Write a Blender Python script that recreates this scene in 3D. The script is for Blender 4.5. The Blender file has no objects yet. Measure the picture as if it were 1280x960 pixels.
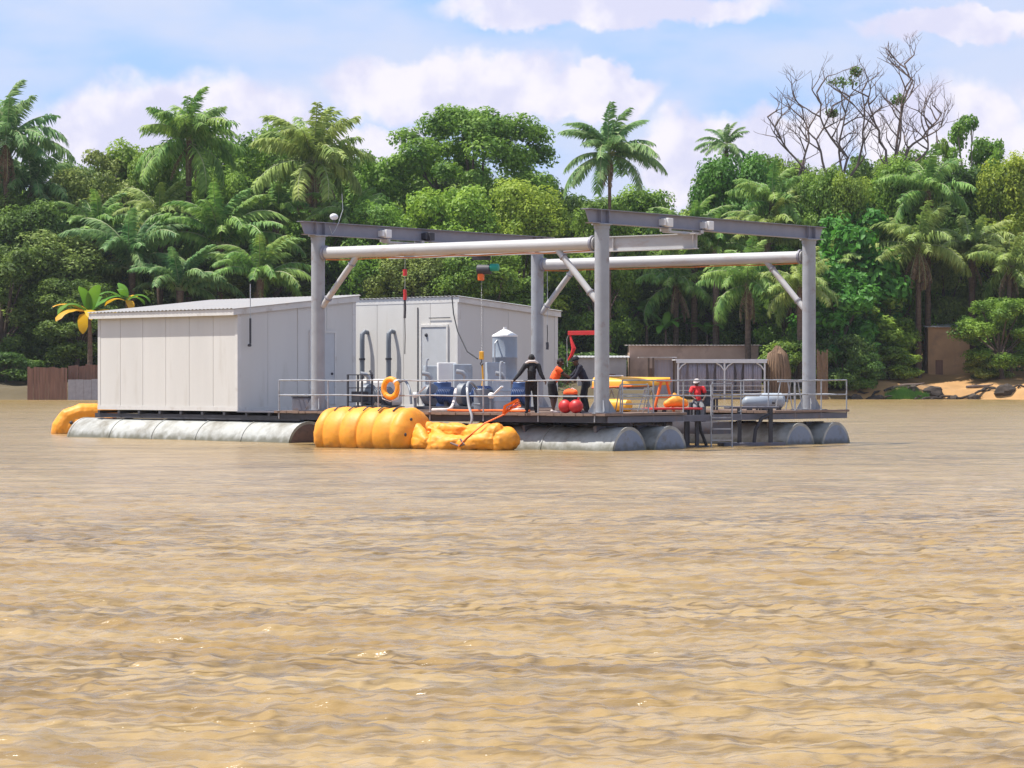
import bpy, math, random
import numpy as np
from mathutils import Vector, Matrix, noise
random.seed(7)
RNG = np.random.default_rng(7)
PI = math.pi
scn = bpy.context.scene
COL = scn.collection

# ------------------------------------------------------------------ camera
F = 3556.0 / 1280.0            # focal length in picture widths
CAMH, HORIZ = 2.09, 473.0
S0, Y0 = 43.0, 82.7            # pixels per metre at the nearest gantry post, and its distance
cam_d = bpy.data.cameras.new('camera'); cam = bpy.data.objects.new('camera', cam_d)
COL.objects.link(cam); scn.camera = cam
cam_d.sensor_width = 36; cam_d.lens = 36 * F
cam.location = (0, 0, CAMH)
cam.rotation_euler = (PI/2 - math.atan((480-HORIZ)/3556.0), 0, 0)
cam_d.clip_start = 0.5; cam_d.clip_end = 6000

# ------------------------------------------------------------------ render look
scn.view_settings.view_transform = 'Standard'
scn.view_settings.look = 'None'
scn.view_settings.gamma = 1
scn.view_settings.exposure = 0.62

# ------------------------------------------------------------------ sun
SUN_TO = Vector((-0.47, 0.02, 1.0)).normalized()      # direction towards the sun
sun_d = bpy.data.lights.new('sun', 'SUN'); sun_d.energy = 4.4; sun_d.angle = math.radians(0.55)
sun_d.color = (1.0, 0.95, 0.87)
sun = bpy.data.objects.new('sun', sun_d); COL.objects.link(sun)
sun.rotation_euler = SUN_TO.to_track_quat('Z', 'Y').to_euler()

# ------------------------------------------------------------------ world: sky with cumulus
w = bpy.data.worlds.new('World'); scn.world = w; w.use_nodes = True
nt = w.node_tree; nt.nodes.clear()
def N(t, **k):
    n = nt.nodes.new(t)
    for a, b in k.items(): setattr(n, a, b)
    return n
def link(a, b): nt.links.new(a, b)
def M(op, a, b=None, c=None, clamp=False):
    n = N('ShaderNodeMath', operation=op, use_clamp=clamp)
    for i, v in enumerate((a, b, c)):
        if v is None: continue
        if isinstance(v, (int, float)): n.inputs[i].default_value = v
        else: link(v, n.inputs[i])
    return n.outputs[0]
sky = N('ShaderNodeTexSky', sky_type='NISHITA'); sky.sun_disc = False
sky.sun_elevation = math.asin(SUN_TO.z); sky.sun_rotation = math.atan2(SUN_TO.x, SUN_TO.y)
sky.altitude = 0; sky.air_density = 1.0; sky.dust_density = 0.6; sky.ozone_density = 2.0
tc = N('ShaderNodeTexCoord'); sep = N('ShaderNodeSeparateXYZ'); link(tc.outputs['Generated'], sep.inputs[0])
dx, dy, dz = sep.outputs
ady = M('MAXIMUM', M('ABSOLUTE', dy), 0.15)
nz = N('ShaderNodeTexNoise'); nz.inputs['Scale'].default_value = 42; nz.inputs['Detail'].default_value = 6; nz.inputs['Roughness'].default_value = .55
link(tc.outputs['Generated'], nz.inputs['Vector'])
nsep = N('ShaderNodeSeparateXYZ'); link(nz.outputs['Color'], nsep.inputs[0])
px = M('ADD', M('MULTIPLY', M('DIVIDE', dx, ady), 3556), M('MULTIPLY_ADD', nsep.outputs[0], 150, 640-75))
py = M('ADD', M('MULTIPLY', M('DIVIDE', dz, ady), -3556), M('MULTIPLY_ADD', nsep.outputs[1], 110, HORIZ-55))
cum = None
for cx, cy, rx, ry in ((215, 185, 235, 95), (90, 190, 80, 60), (560, 112, 175, 52), (720, 118, 130, 30), (430, 190, 120, 45), (870, 200, 110, 62), (985, 190, 110, 62),
                       (1190, 165, 130, 70), (760, 8, 240, 30), (1200, 30, 140, 22), (1480, 120, 220, 80), (-260, 120, 200, 70), (660, 20, 90, 30), (120,-330,330,120), (900,-420,420,110), (1500,-250,300,110), (-500,-200,330,130)):
    a = M('DIVIDE', M('SUBTRACT', px, cx), rx); b = M('DIVIDE', M('SUBTRACT', py, cy), ry)
    d = M('SUBTRACT', 1.0, M('SQRT', M('ADD', M('MULTIPLY', a, a), M('MULTIPLY', b, b))))
    cum = d if cum is None else M('MAXIMUM', cum, d)
cumm = N('ShaderNodeMapRange', interpolation_type='SMOOTHSTEP'); link(cum, cumm.inputs[0]); cumm.inputs[1].default_value = -0.06; cumm.inputs[2].default_value = 0.30
# high thin veil
mp = N('ShaderNodeMapping'); mp.inputs['Scale'].default_value = (1, 1, 3.0); link(tc.outputs['Generated'], mp.inputs['Vector'])
nv = N('ShaderNodeTexNoise'); nv.inputs['Scale'].default_value = 9; nv.inputs['Detail'].default_value = 5; link(mp.outputs[0], nv.inputs['Vector'])
veil = N('ShaderNodeMapRange', interpolation_type='SMOOTHSTEP'); link(nv.outputs['Fac'], veil.inputs[0]); veil.inputs[1].default_value = .34; veil.inputs[2].default_value = .60
def mixc(fac, a, b):
    n = N('ShaderNodeMix', data_type='RGBA')
    if isinstance(fac, (int, float)): n.inputs[0].default_value = fac
    else: link(fac, n.inputs[0])
    for s, v in ((n.inputs[6], a), (n.inputs[7], b)):
        if isinstance(v, tuple): s.default_value = v
        else: link(v, s)
    return n.outputs[2]
SKYS = 0.115
k = 1.0 / SKYS
blue = tuple(c*k for c in (0.265, 0.41, 0.69)) + (1,)
veilc = tuple(c*k for c in (0.50, 0.52, 0.62)) + (1,)
cloudc = tuple(c*k for c in (0.645, 0.62, 0.675)) + (1,)
cloudb = tuple(c*k for c in (0.50, 0.50, 0.63)) + (1,)
hz = N('ShaderNodeMapRange', interpolation_type='SMOOTHSTEP'); link(dz, hz.inputs[0]); hz.inputs[1].default_value = 0.05; hz.inputs[2].default_value = 0.75; hz.inputs[3].default_value = 0.92; hz.inputs[4].default_value = 0.0
c1 = mixc(hz.outputs[0], sky.outputs[0], blue)
c2 = mixc(M('MULTIPLY', veil.outputs[0], .70), c1, veilc)
shade = N('ShaderNodeMapRange', interpolation_type='SMOOTHSTEP'); link(nsep.outputs[2], shade.inputs[0]); shade.inputs[1].default_value = .38; shade.inputs[2].default_value = .62
c3 = mixc(M('MULTIPLY', cumm.outputs[0], .95), c2, mixc(shade.outputs[0], cloudb, cloudc))
bg = N('ShaderNodeBackground'); bg.inputs[1].default_value = SKYS; link(c3, bg.inputs[0])
wo = N('ShaderNodeOutputWorld'); link(bg.outputs[0], wo.inputs[0])

# ------------------------------------------------------------------ frames of reference (metres)
UA = math.atan2(.793, .608)                 # heading of the gantry platform's short axis
AX, AY = 112.4/S0, Y0                       # foot of the nearest post
def G(u, v, z=0):                           # gantry platform coordinates -> world
    return Vector((AX + .608*u - .793*v, AY + .793*u + .608*v, z))
def at_u(px, u, z=0):
    t = (px-640)/3556
    v = (AX + .608*u - t*(AY + .793*u)) / (.793 + .608*t)
    return G(u, v, z)
def at_v(px, v, z=0):
    t = (px-640)/3556
    u = (t*(AY + .608*v) - AX + .793*v) / (.608 - .793*t)
    return G(u, v, z)
def PX(px, Y, z=0): return Vector(((px-640)/3556*Y, Y, z))
def ZY(py, Y): return CAMH + (HORIZ-py)/3556*Y     # height seen at picture row py at distance Y

# ------------------------------------------------------------------ materials
MATS = {}
def mat(name, col, rough=.6, metal=0, var=.12, vscale=3.0, bump=0.0, bscale=30.0, dirt=None, spec=.5, trans=0.0, dscale=1.2, dlim=(.52,.72), coord='Object', stretch=(1,1,1)):
    m = bpy.data.materials.new(name); m.use_nodes = True
    t = m.node_tree; t.nodes.clear(); n = t.nodes; L = t.links.new
    out = n.new('ShaderNodeOutputMaterial'); b = n.new('ShaderNodeBsdfPrincipled')
    b.inputs['Roughness'].default_value = rough; b.inputs['Metallic'].default_value = metal
    b.inputs['Specular IOR Level'].default_value = spec
    tx = n.new('ShaderNodeTexCoord'); mpg = n.new('ShaderNodeMapping'); mpg.inputs['Scale'].default_value = stretch
    L(tx.outputs[coord], mpg.inputs[0])
    no = n.new('ShaderNodeTexNoise'); no.inputs['Scale'].default_value = vscale; no.inputs['Detail'].default_value = 6
    L(mpg.outputs[0], no.inputs['Vector'])
    mr = n.new('ShaderNodeMapRange'); L(no.outputs['Fac'], mr.inputs[0]); mr.inputs[1].default_value = .3; mr.inputs[2].default_value = .7
    mr.inputs[3].default_value = 1-var; mr.inputs[4].default_value = 1+var
    hv = n.new('ShaderNodeHueSaturation'); hv.inputs['Color'].default_value = (*col, 1); L(mr.outputs[0], hv.inputs['Value'])
    cur = hv.outputs[0]
    if dirt:
        n2 = n.new('ShaderNodeTexNoise'); n2.inputs['Scale'].default_value = dscale; n2.inputs['Detail'].default_value = 8; n2.inputs['Roughness'].default_value = .65
        L(mpg.outputs[0], n2.inputs['Vector'])
        r2 = n.new('ShaderNodeMapRange'); L(n2.outputs['Fac'], r2.inputs[0]); r2.inputs[1].default_value = dlim[0]; r2.inputs[2].default_value = dlim[1]
        mx = n.new('ShaderNodeMix'); mx.data_type = 'RGBA'; L(r2.outputs[0], mx.inputs[0]); L(cur, mx.inputs[6]); mx.inputs[7].default_value = (*dirt, 1)
        cur = mx.outputs[2]
    L(cur, b.inputs['Base Color'])
    if bump:
        n3 = n.new('ShaderNodeTexNoise'); n3.inputs['Scale'].default_value = bscale; n3.inputs['Detail'].default_value = 4
        L(mpg.outputs[0], n3.inputs['Vector'])
        bp = n.new('ShaderNodeBump'); bp.inputs['Strength'].default_value = bump; bp.inputs['Distance'].default_value = .02
        L(n3.outputs['Fac'], bp.inputs['Height']); L(bp.outputs[0], b.inputs['Normal'])
    L(b.outputs[0], out.inputs[0])
    MATS[name] = m
    return m
def leafmat(name, c1, c2, transl=.35, nscale=.35, rough=.55):
    m = bpy.data.materials.new(name); m.use_nodes = True
    t = m.node_tree; t.nodes.clear(); n = t.nodes; L = t.links.new
    out = n.new('ShaderNodeOutputMaterial'); b = n.new('ShaderNodeBsdfPrincipled'); b.inputs['Roughness'].default_value = rough
    b.inputs['Specular IOR Level'].default_value = .35
    g = n.new('ShaderNodeNewGeometry'); tx = n.new('ShaderNodeTexCoord'); no = n.new('ShaderNodeTexNoise'); no.inputs['Scale'].default_value = nscale; no.inputs['Detail'].default_value = 4
    L(tx.outputs['Object'], no.inputs['Vector'])
    oi = n.new('ShaderNodeObjectInfo')
    ad = n.new('ShaderNodeMath'); ad.operation = 'MULTIPLY_ADD'; L(g.outputs['Random Per Island'], ad.inputs[0]); ad.inputs[1].default_value = .5; 
    sb = n.new('ShaderNodeMath'); sb.operation = 'MULTIPLY_ADD'; L(no.outputs['Fac'], sb.inputs[0]); sb.inputs[1].default_value = 2.2; sb.inputs[2].default_value = -.85
    L(sb.outputs[0], ad.inputs[2])
    mx = n.new('ShaderNodeMix'); mx.data_type = 'RGBA'; mx.clamp_factor = True; L(ad.outputs[0], mx.inputs[0]); mx.inputs[6].default_value = (*c1, 1); mx.inputs[7].default_value = (*c2, 1)
    hv = n.new('ShaderNodeHueSaturation'); L(mx.outputs[2], hv.inputs['Color']); hv.inputs['Value'].default_value = 1.22
    r = n.new('ShaderNodeMapRange'); L(oi.outputs['Random'], r.inputs[0]); r.inputs[3].default_value = .485; r.inputs[4].default_value = .515; L(r.outputs[0], hv.inputs['Hue'])
    L(hv.outputs[0], b.inputs['Base Color'])
    tr = n.new('ShaderNodeBsdfTranslucent'); L(hv.outputs[0], tr.inputs[0])
    ms = n.new('ShaderNodeMixShader'); ms.inputs[0].default_value = transl; L(b.outputs[0], ms.inputs[1]); L(tr.outputs[0], ms.inputs[2])
    L(ms.outputs[0], out.inputs[0]); MATS[name] = m
    return m

mat('white_wall', (.62,.60,.565), .55, var=.04, vscale=.8, dirt=(.44,.40,.34), dscale=1.1, dlim=(.58,.95), stretch=(1.5,1.5,.25))
mat('white_trim', (.64,.62,.59), .5, var=.05, dirt=(.42,.36,.3), dscale=2, dlim=(.55,.8))
mat('door_grey', (.50,.51,.52), .5, var=.04)
mat('roof_sheet', (.35,.335,.32), .4, var=.06, dirt=(.42,.36,.3), dscale=2)
mat('gantry_grey', (.33,.34,.36), .5, var=.07, dirt=(.21,.13,.09), dscale=2.2, dlim=(.55,.80), bump=.15)
mat('gantry_pipe', (.47,.46,.455), .45, var=.07, dirt=(.34,.20,.12), dscale=2.5, dlim=(.55,.8), bump=.1, stretch=(1,.3,1))
mat('beam_grey', (.25,.245,.285), .5, var=.08, dirt=(.3,.2,.14), dscale=3, dlim=(.6,.8))
mat('pontoon_white', (.42,.425,.40), .55, var=.08, dirt=(.20,.185,.15), dscale=1.3, dlim=(.44,.70), bump=.25, bscale=6)
mat('pontoon_grey', (.20,.23,.29), .55, var=.08, dirt=(.16,.15,.14), dscale=3)
mat('rust', (.20,.13,.11), .85, var=.25, dirt=(.10,.08,.07), dscale=3)
mat('deck_wood', (.25,.17,.13), .85, var=.25, vscale=2, dirt=(.12,.09,.08), dscale=2)
mat('dark_steel', (.045,.045,.055), .6, var=.2)
mat('deck_steel', (.13,.13,.16), .6, var=.15, dirt=(.16,.1,.07), dscale=3)
mat('galv', (.42,.43,.44), .4, metal=.25, var=.08)
mat('rail_grey', (.38,.39,.41), .45, metal=.2, var=.12, dirt=(.2,.17,.15), dscale=5)
mat('orange_fabric', (.84,.335,.025), .55, var=.09, vscale=2.5, dirt=(.60,.21,.02), dscale=1.6, dlim=(.52,.75), bump=.45, bscale=7)
mat('orange_rust', (.55,.20,.06), .7)
mat('orange_paint', (.85,.16,.02), .5)
mat('yellow_paint', (.85,.42,.03), .45, var=.08)
mat('red_paint', (.55,.03,.03), .45, var=.08)
mat('red_fabric', (.75,.035,.04), .8, var=.12, bump=.5)
mat('vest_orange', (.95,.12,.02), .8, var=.08, bump=.4)
mat('black_cloth', (.012,.012,.016), .85, var=.3, bump=.4)
mat('navy_cloth', (.02,.02,.035), .85, var=.3, bump=.4)
mat('grey_cloth', (.20,.20,.21), .85, var=.2, bump=.4)
mat('pale_cloth', (.62,.55,.52), .85, var=.15)
mat('skin_dark', (.10,.052,.035), .55, var=.1)
mat('skin_light', (.42,.25,.19), .55, var=.1)
mat('hair', (.012,.01,.01), .8)
mat('blue_plastic', (.035,.075,.20), .4, var=.1)
mat('cabinet', (.40,.45,.50), .45, var=.06, dirt=(.3,.32,.34))
mat('tank_steel', (.27,.31,.36), .45, var=.08)
mat('white_paint', (.78,.77,.75), .45, var=.04)
mat('pump_grey', (.17,.19,.22), .5, var=.1)
mat('cable_black', (.02,.02,.022), .6)
mat('chain_steel', (.45,.45,.45), .4, metal=.6)
mat('teal_paint', (.01,.30,.22), .5)
mat('mud_wall', (.46,.31,.23), .9, var=.15, vscale=.6, dirt=(.28,.19,.15), dscale=.5)
mat('ochre_wall', (.50,.30,.16), .9, var=.15, vscale=.6, dirt=(.3,.2,.13), dscale=.5)
mat('block_wall', (.34,.32,.32), .9, var=.12, vscale=1)
mat('tin_roof', (.42,.38,.36), .5, metal=.2, var=.15, dirt=(.26,.15,.1), dscale=.8)
mat('tin_light', (.55,.55,.58), .4, metal=.2, var=.1)
mat('thatch', (.20,.125,.075), .95, var=.3, vscale=2, stretch=(4,4,.4), bump=.8, bscale=9)
mat('board_brown', (.24,.13,.09), .9, var=.22, vscale=1.5, stretch=(3,3,.3))
mat('sheet_grey', (.36,.34,.35), .7, var=.12)
mat('curtain', (.34,.32,.39), .85, var=.12, vscale=2, stretch=(3,3,.2))
mat('pavilion_white', (.62,.62,.65), .55, var=.06)
mat('bark', (.12,.085,.065), .95, var=.3, vscale=2, bump=.8, bscale=5)
mat('branch_bark', (.16,.115,.10), .9, var=.25, vscale=1.5)
mat('bark_pale', (.28,.22,.20), .9, var=.2, vscale=1.5, bump=.5, bscale=5)
mat('palm_bark', (.13,.085,.06), .95, var=.35, vscale=2.5, stretch=(1,1,3), bump=.8, bscale=5)
mat('rock_dark', (.055,.042,.033), .95, var=.3, bump=.8, bscale=3)
mat('log_mat', (.14,.10,.08), .9, var=.3)
leafmat('leaf_dark', (.035,.085,.018), (.17,.27,.045), transl=.42)
leafmat('leaf_mid', (.06,.14,.020), (.27,.40,.055), transl=.42)
leafmat('leaf_light', (.12,.22,.022), (.38,.48,.06), transl=.42)
leafmat('leaf_olive', (.09,.14,.03), (.31,.37,.09), transl=.42)
leafmat('leaf_blue', (.035,.09,.045), (.13,.22,.10), transl=.42)
leafmat('leaf_vivid', (.03,.12,.015), (.12,.28,.03))
leafmat('frond_green', (.055,.15,.030), (.28,.42,.09), nscale=.8, rough=.65)
leafmat('frond_blue', (.045,.13,.038), (.24,.37,.12), nscale=.8, rough=.65)
leafmat('frond_olive', (.10,.17,.035), (.36,.44,.11), nscale=.8, rough=.65)
leafmat('frond_dry', (.12,.075,.04), (.26,.18,.10), transl=.2, nscale=.8)
leafmat('banana_green', (.05,.16,.015), (.16,.32,.03), transl=.4)
leafmat('banana_yellow', (.50,.28,.015), (.75,.45,.03), transl=.35)
leafmat('grass_blade', (.06,.16,.02), (.16,.30,.04))
leafmat('rachis', (.14,.18,.07), (.34,.36,.20), transl=.05)

def wetband(name, z0, z1, col):
    '''mud and algae line that a float carries just above the water'''
    m = MATS[name]; n = m.node_tree.nodes; L = m.node_tree.links.new; pb = n['Principled BSDF']; src = pb.inputs['Base Color'].links[0].from_socket
    g = n.new('ShaderNodeNewGeometry'); sx = n.new('ShaderNodeSeparateXYZ'); L(g.outputs['Position'], sx.inputs[0])
    nn = n.new('ShaderNodeTexNoise'); nn.inputs['Scale'].default_value = 3.5; nn.inputs['Detail'].default_value = 6; L(g.outputs['Position'], nn.inputs[0])
    a = n.new('ShaderNodeMath'); a.operation = 'MULTIPLY_ADD'; L(nn.outputs['Fac'], a.inputs[0]); a.inputs[1].default_value = -.5; L(sx.outputs[2], a.inputs[2])
    r = n.new('ShaderNodeMapRange'); L(a.outputs[0], r.inputs[0]); r.inputs[1].default_value = z0-.25; r.inputs[2].default_value = z1-.25; r.inputs[3].default_value = .85; r.inputs[4].default_value = 0
    mx = n.new('ShaderNodeMix'); mx.data_type = 'RGBA'; L(r.outputs[0], mx.inputs[0]); L(src, mx.inputs[6]); mx.inputs[7].default_value = (*col, 1); L(mx.outputs[2], pb.inputs['Base Color'])
wetband('pontoon_white', .03, .24, (.12,.115,.075)); wetband('pontoon_grey', .03, .20, (.09,.085,.07)); wetband('orange_fabric', .0, .16, (.42,.17,.03))

# ------------------------------------------------------------------ mesh helpers
class MB:
    def __init__(s): s.v = []; s.f = []
    def quad_strip(s, rings, close=True, cap=True):
        o = len(s.v); n = len(rings[0])
        for r in rings: s.v += [tuple(p) for p in r]
        for i in range(len(rings)-1):
            for j in range(n if close else n-1):
                k = (j+1) % n
                s.f.append((o+i*n+j, o+i*n+k, o+(i+1)*n+k, o+(i+1)*n+j))
        if cap and close:
            s.f.append(tuple(o+j for j in reversed(range(n)))); s.f.append(tuple(o+(len(rings)-1)*n+j for j in range(n)))
        return s
    def box(s, c, d, rot=None):
        o = len(s.v); c = Vector(c)
        for z in (-.5, .5):
            for x, y in ((-.5,-.5), (.5,-.5), (.5,.5), (-.5,.5)):
                p = Vector((x*d[0], y*d[1], z*d[2]))
                if rot is not None: p = rot @ p
                s.v.append(tuple(c+p))
        for q in ((3,2,1,0), (4,5,6,7), (0,1,5,4), (1,2,6,5), (2,3,7,6), (3,0,4,7)): s.f.append(tuple(o+i for i in q))
        return s
    def b2(s, x0, x1, y0, y1, z0, z1): return s.box(((x0+x1)/2, (y0+y1)/2, (z0+z1)/2), (x1-x0, y1-y0, z1-z0))
    def path(s, pts, rad, n=8, cap=True, flat=1.0):
        pts = [Vector(p) for p in pts]
        if not isinstance(rad, (list, tuple)): rad = [rad]*len(pts)
        rings = []; up = None
        for i, p in enumerate(pts):
            d = (pts[min(i+1, len(pts)-1)] - pts[max(i-1, 0)]).normalized()
            if up is None: up = Vector((0,0,1)) if abs(d.z) < .9 else Vector((1,0,0))
            a = d.cross(up)
            if a.length < 1e-4: a = d.orthogonal()
            a.normalize(); b = a.cross(d).normalized(); up = b
            rings.append([p + (a*math.cos(2*PI*j/n)*rad[i] + b*math.sin(2*PI*j/n)*rad[i]*flat) for j in range(n)])
        return s.quad_strip(rings, True, cap)
    def lathe(s, c, prof, n=20, ax='z'):
        c = Vector(c); rings = []
        for r, h in prof:
            ring = []
            for j in range(n):
                a = 2*PI*j/n
                q = {'z': (r*math.cos(a), r*math.sin(a), h), 'y': (r*math.cos(a), h, -r*math.sin(a)), 'x': (h, r*math.cos(a), r*math.sin(a))}[ax]
                ring.append(c+Vector(q))
            rings.append(ring)
        return s.quad_strip(rings, True, True)
    def sphere(s, c, r, n=14, m=9, d=(1,1,1)):
        c = Vector(c); rings = []
        for i in range(m+1):
            t = PI*(i/m)*.998 + .001
            rings.append([c+Vector((r*d[0]*math.sin(t)*math.cos(2*PI*j/n), r*d[1]*math.sin(t)*math.sin(2*PI*j/n), -r*d[2]*math.cos(t))) for j in range(n)])
        return s.quad_strip(rings)
    def torus(s, c, R, r, ax=(0,1,0), n=28, m=10):
        q = Vector(ax).to_track_quat('Z','Y').to_matrix(); c = Vector(c); o = len(s.v)
        for i in range(n):
            a = 2*PI*i/n
            for j in range(m):
                b = 2*PI*j/m
                s.v.append(tuple(c + q @ Vector(((R+r*math.cos(b))*math.cos(a), (R+r*math.cos(b))*math.sin(a), r*math.sin(b)))))
        for i in range(n):
            for j in range(m):
                s.f.append((o+i*m+j, o+((i+1)%n)*m+j, o+((i+1)%n)*m+(j+1)%m, o+i*m+(j+1)%m))
        return s
    def prism(s, outline, y0, y1):       # outline in x,z
        o = len(s.v); n = len(outline)
        for y in (y0, y1): s.v += [(x, y, z) for x, z in outline]
        s.f.append(tuple(range(o, o+n))); s.f.append(tuple(reversed(range(o+n, o+2*n))))
        for i in range(n):
            k = (i+1) % n; s.f.append((o+k, o+i, o+n+i, o+n+k))
        return s
    def mesh(s, name, m, smooth=False, bevel=0):
        me = bpy.data.meshes.new(name); me.from_pydata(s.v, [], s.f); me.update()
        if m: me.materials.append(MATS[m])
        if smooth:
            me.polygons.foreach_set('use_smooth', [True]*len(me.polygons))
            try: me.set_sharp_from_angle(angle=math.radians(40))
            except Exception: pass
        return me
    def build(s, name, m, parent=None, smooth=False, bevel=0):
        o = bpy.data.objects.new(name, s.mesh(name, m, smooth)); COL.objects.link(o)
        if parent is not None: o.parent = parent
        if bevel:
            b = o.modifiers.new('bevel', 'BEVEL'); b.width = bevel; b.segments = 2; b.limit_method = 'ANGLE'
        return o
def inst(name, me, parent, loc=(0,0,0), rot=(0,0,0), sc=(1,1,1)):
    o = bpy.data.objects.new(name, me); COL.objects.link(o); o.parent = parent
    o.location = loc; o.rotation_euler = rot; o.scale = sc
    return o
def thing(name, label, cat, loc=(0,0,0), rz=0, group=None):
    o = bpy.data.objects.new(name, None); COL.objects.link(o); o.empty_display_size = .3
    o.location = loc; o.rotation_euler = (0,0,rz); o['label'] = label; o['category'] = cat
    if group: o['group'] = group
    return o
def tag(o, label, cat, group=None, loc=None, rz=None):
    o['label'] = label; o['category'] = cat
    if group: o['group'] = group
    if loc is not None: o.location = loc
    if rz is not None: o.rotation_euler = (0,0,rz)
    return o
def npmesh(name, V, Fq, m, smooth=False):
    me = bpy.data.meshes.new(name); k = Fq.shape[1]
    me.vertices.add(len(V)); me.vertices.foreach_set('co', V.astype(np.float32).ravel())
    me.loops.add(Fq.size); me.loops.foreach_set('vertex_index', Fq.astype(np.int32).ravel())
    me.polygons.add(len(Fq)); me.polygons.foreach_set('loop_start', np.arange(0, Fq.size, k, dtype=np.int32))
    me.polygons.foreach_set('loop_total', np.full(len(Fq), k, dtype=np.int32))
    if smooth: me.polygons.foreach_set('use_smooth', np.ones(len(Fq), dtype=bool))
    me.update(calc_edges=True); me.validate()
    if m: me.materials.append(MATS[m])
    return me

# ================================================================== WATER
def wave_field(X, Y):
    r = np.random.default_rng(3); Z = np.zeros_like(X)
    # many short crossing wavelets; the wind blows along the river, crests run across the view
    warp = .8*np.sin(X*.31+Y*.11)+.6*np.sin(X*.13-Y*.23+1.7)
    env = .5+.5*np.sin(X*.16+Y*.09+1.3*np.sin(Y*.11+X*.05))*np.sin(Y*.13-X*.07+2+np.sin(X*.2))
    for i in range(46):
        lam = .14*1.075**i if i < 34 else 1.6*1.12**(i-34)
        th = r.normal(PI/2, .55); k = 2*PI/lam; ph = r.uniform(0, 2*PI)
        a = .0130*min(lam, .75)**1.0*(.7+.6*r.random())*(1.25 if lam < .42 else .8 if lam < .6 else .33)*np.clip(lam/(3.2*np.maximum(.042, Y*Y/17000.0))-.3, 0, 1)
        q = k*(np.cos(th)*X + np.sin(th)*Y + .35*warp*min(lam,1.2)) + ph
        s = np.sin(q)
        Z += a*(s - .35*np.cos(2*q))*(env if i % 2 else 1.15-env*.5)
    return Z
tan = np.concatenate([np.linspace(-3,-.3,30)[:-1], np.linspace(-.3,.3,560), np.linspace(.3,3,30)[1:]])
ys = [1.0]
while ys[-1] < 1600:
    y = ys[-1]; ys.append(y + (1.0 if y < 11 else max(.042, y*y/17000.0 if y < 110 else y*.012)))
ys = np.array(ys)
TT, YY = np.meshgrid(tan, ys); XX = TT*np.maximum(YY, 14)
fade = np.clip((150-YY)/90, .12, 1)
ZZ = wave_field(XX, YY)*fade*np.where(np.abs(TT) > .45, .2, 1)
V = np.stack([XX, YY, ZZ], -1).reshape(-1, 3); nc = len(tan)
ii = (np.arange(len(ys)-1)[:, None]*nc + np.arange(nc-1)[None, :]).ravel()
Fq = np.stack([ii, ii+1, ii+nc+1, ii+nc], -1)
m = bpy.data.materials.new('river_water'); m.use_nodes = True; t = m.node_tree; n_ = t.nodes; L_ = t.links.new
b = n_['Principled BSDF']; b.inputs['Roughness'].default_value = .22; b.inputs['Specular IOR Level'].default_value = .35; b.inputs['IOR'].default_value = 1.33
tx = n_.new('ShaderNodeTexCoord'); mpg = n_.new('ShaderNodeMapping'); mpg.inputs['Scale'].default_value = (.35, 1, 1); L_(tx.outputs['Object'], mpg.inputs[0])
no = n_.new('ShaderNodeTexNoise'); no.inputs['Scale'].default_value = .8; no.inputs['Detail'].default_value = 7; no.inputs['Roughness'].default_value = .6; L_(mpg.outputs[0], no.inputs[0])
cr = n_.new('ShaderNodeValToRGB'); L_(no.outputs['Fac'], cr.inputs[0])
cr.color_ramp.elements[0].position = .38; cr.color_ramp.elements[0].color = (.285,.185,.072,1)
cr.color_ramp.elements[1].position = .62; cr.color_ramp.elements[1].color = (.375,.265,.125,1)
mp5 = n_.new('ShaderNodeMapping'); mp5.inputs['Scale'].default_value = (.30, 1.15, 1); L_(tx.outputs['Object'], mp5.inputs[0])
def mth(op, a, b_=None, cl=False):
    q = n_.new('ShaderNodeMath'); q.operation = op; q.use_clamp = cl
    for i_, v_ in enumerate((a, b_)):
        if v_ is None: continue
        if isinstance(v_, (int, float)): q.inputs[i_].default_value = v_
        else: L_(v_, q.inputs[i_])
    return q.outputs[0]
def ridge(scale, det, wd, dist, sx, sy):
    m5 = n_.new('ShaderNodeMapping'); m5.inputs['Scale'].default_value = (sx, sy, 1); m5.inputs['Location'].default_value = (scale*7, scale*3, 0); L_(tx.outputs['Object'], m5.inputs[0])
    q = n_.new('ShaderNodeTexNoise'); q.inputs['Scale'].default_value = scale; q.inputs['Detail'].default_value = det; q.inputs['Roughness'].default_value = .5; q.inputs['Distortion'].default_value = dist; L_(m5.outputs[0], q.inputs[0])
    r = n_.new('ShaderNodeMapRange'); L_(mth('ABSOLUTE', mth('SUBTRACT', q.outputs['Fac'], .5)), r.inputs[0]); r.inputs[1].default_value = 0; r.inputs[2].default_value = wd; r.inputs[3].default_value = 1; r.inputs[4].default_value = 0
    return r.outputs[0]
wave_shade = mth('MAXIMUM', ridge(3.6, 2, .05, .5, .30, 1.1), mth('MULTIPLY', ridge(1.1, 2.5, .045, .8, .34, .9), .9))  # shaded faces of small waves, painted into the base colour as thin dark lines
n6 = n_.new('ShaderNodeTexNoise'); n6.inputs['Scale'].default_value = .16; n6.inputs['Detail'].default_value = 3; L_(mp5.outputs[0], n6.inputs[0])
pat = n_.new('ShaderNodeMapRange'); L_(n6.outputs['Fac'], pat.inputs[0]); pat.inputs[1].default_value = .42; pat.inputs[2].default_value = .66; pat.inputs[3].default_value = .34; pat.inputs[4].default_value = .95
mxs = n_.new('ShaderNodeMix'); mxs.data_type = 'RGBA'; L_(mth('MULTIPLY', wave_shade, pat.outputs[0]), mxs.inputs[0]); L_(cr.outputs[0], mxs.inputs[6]); mxs.inputs[7].default_value = (.085,.056,.025,1)
L_(mxs.outputs[2], b.inputs['Base Color'])
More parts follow.
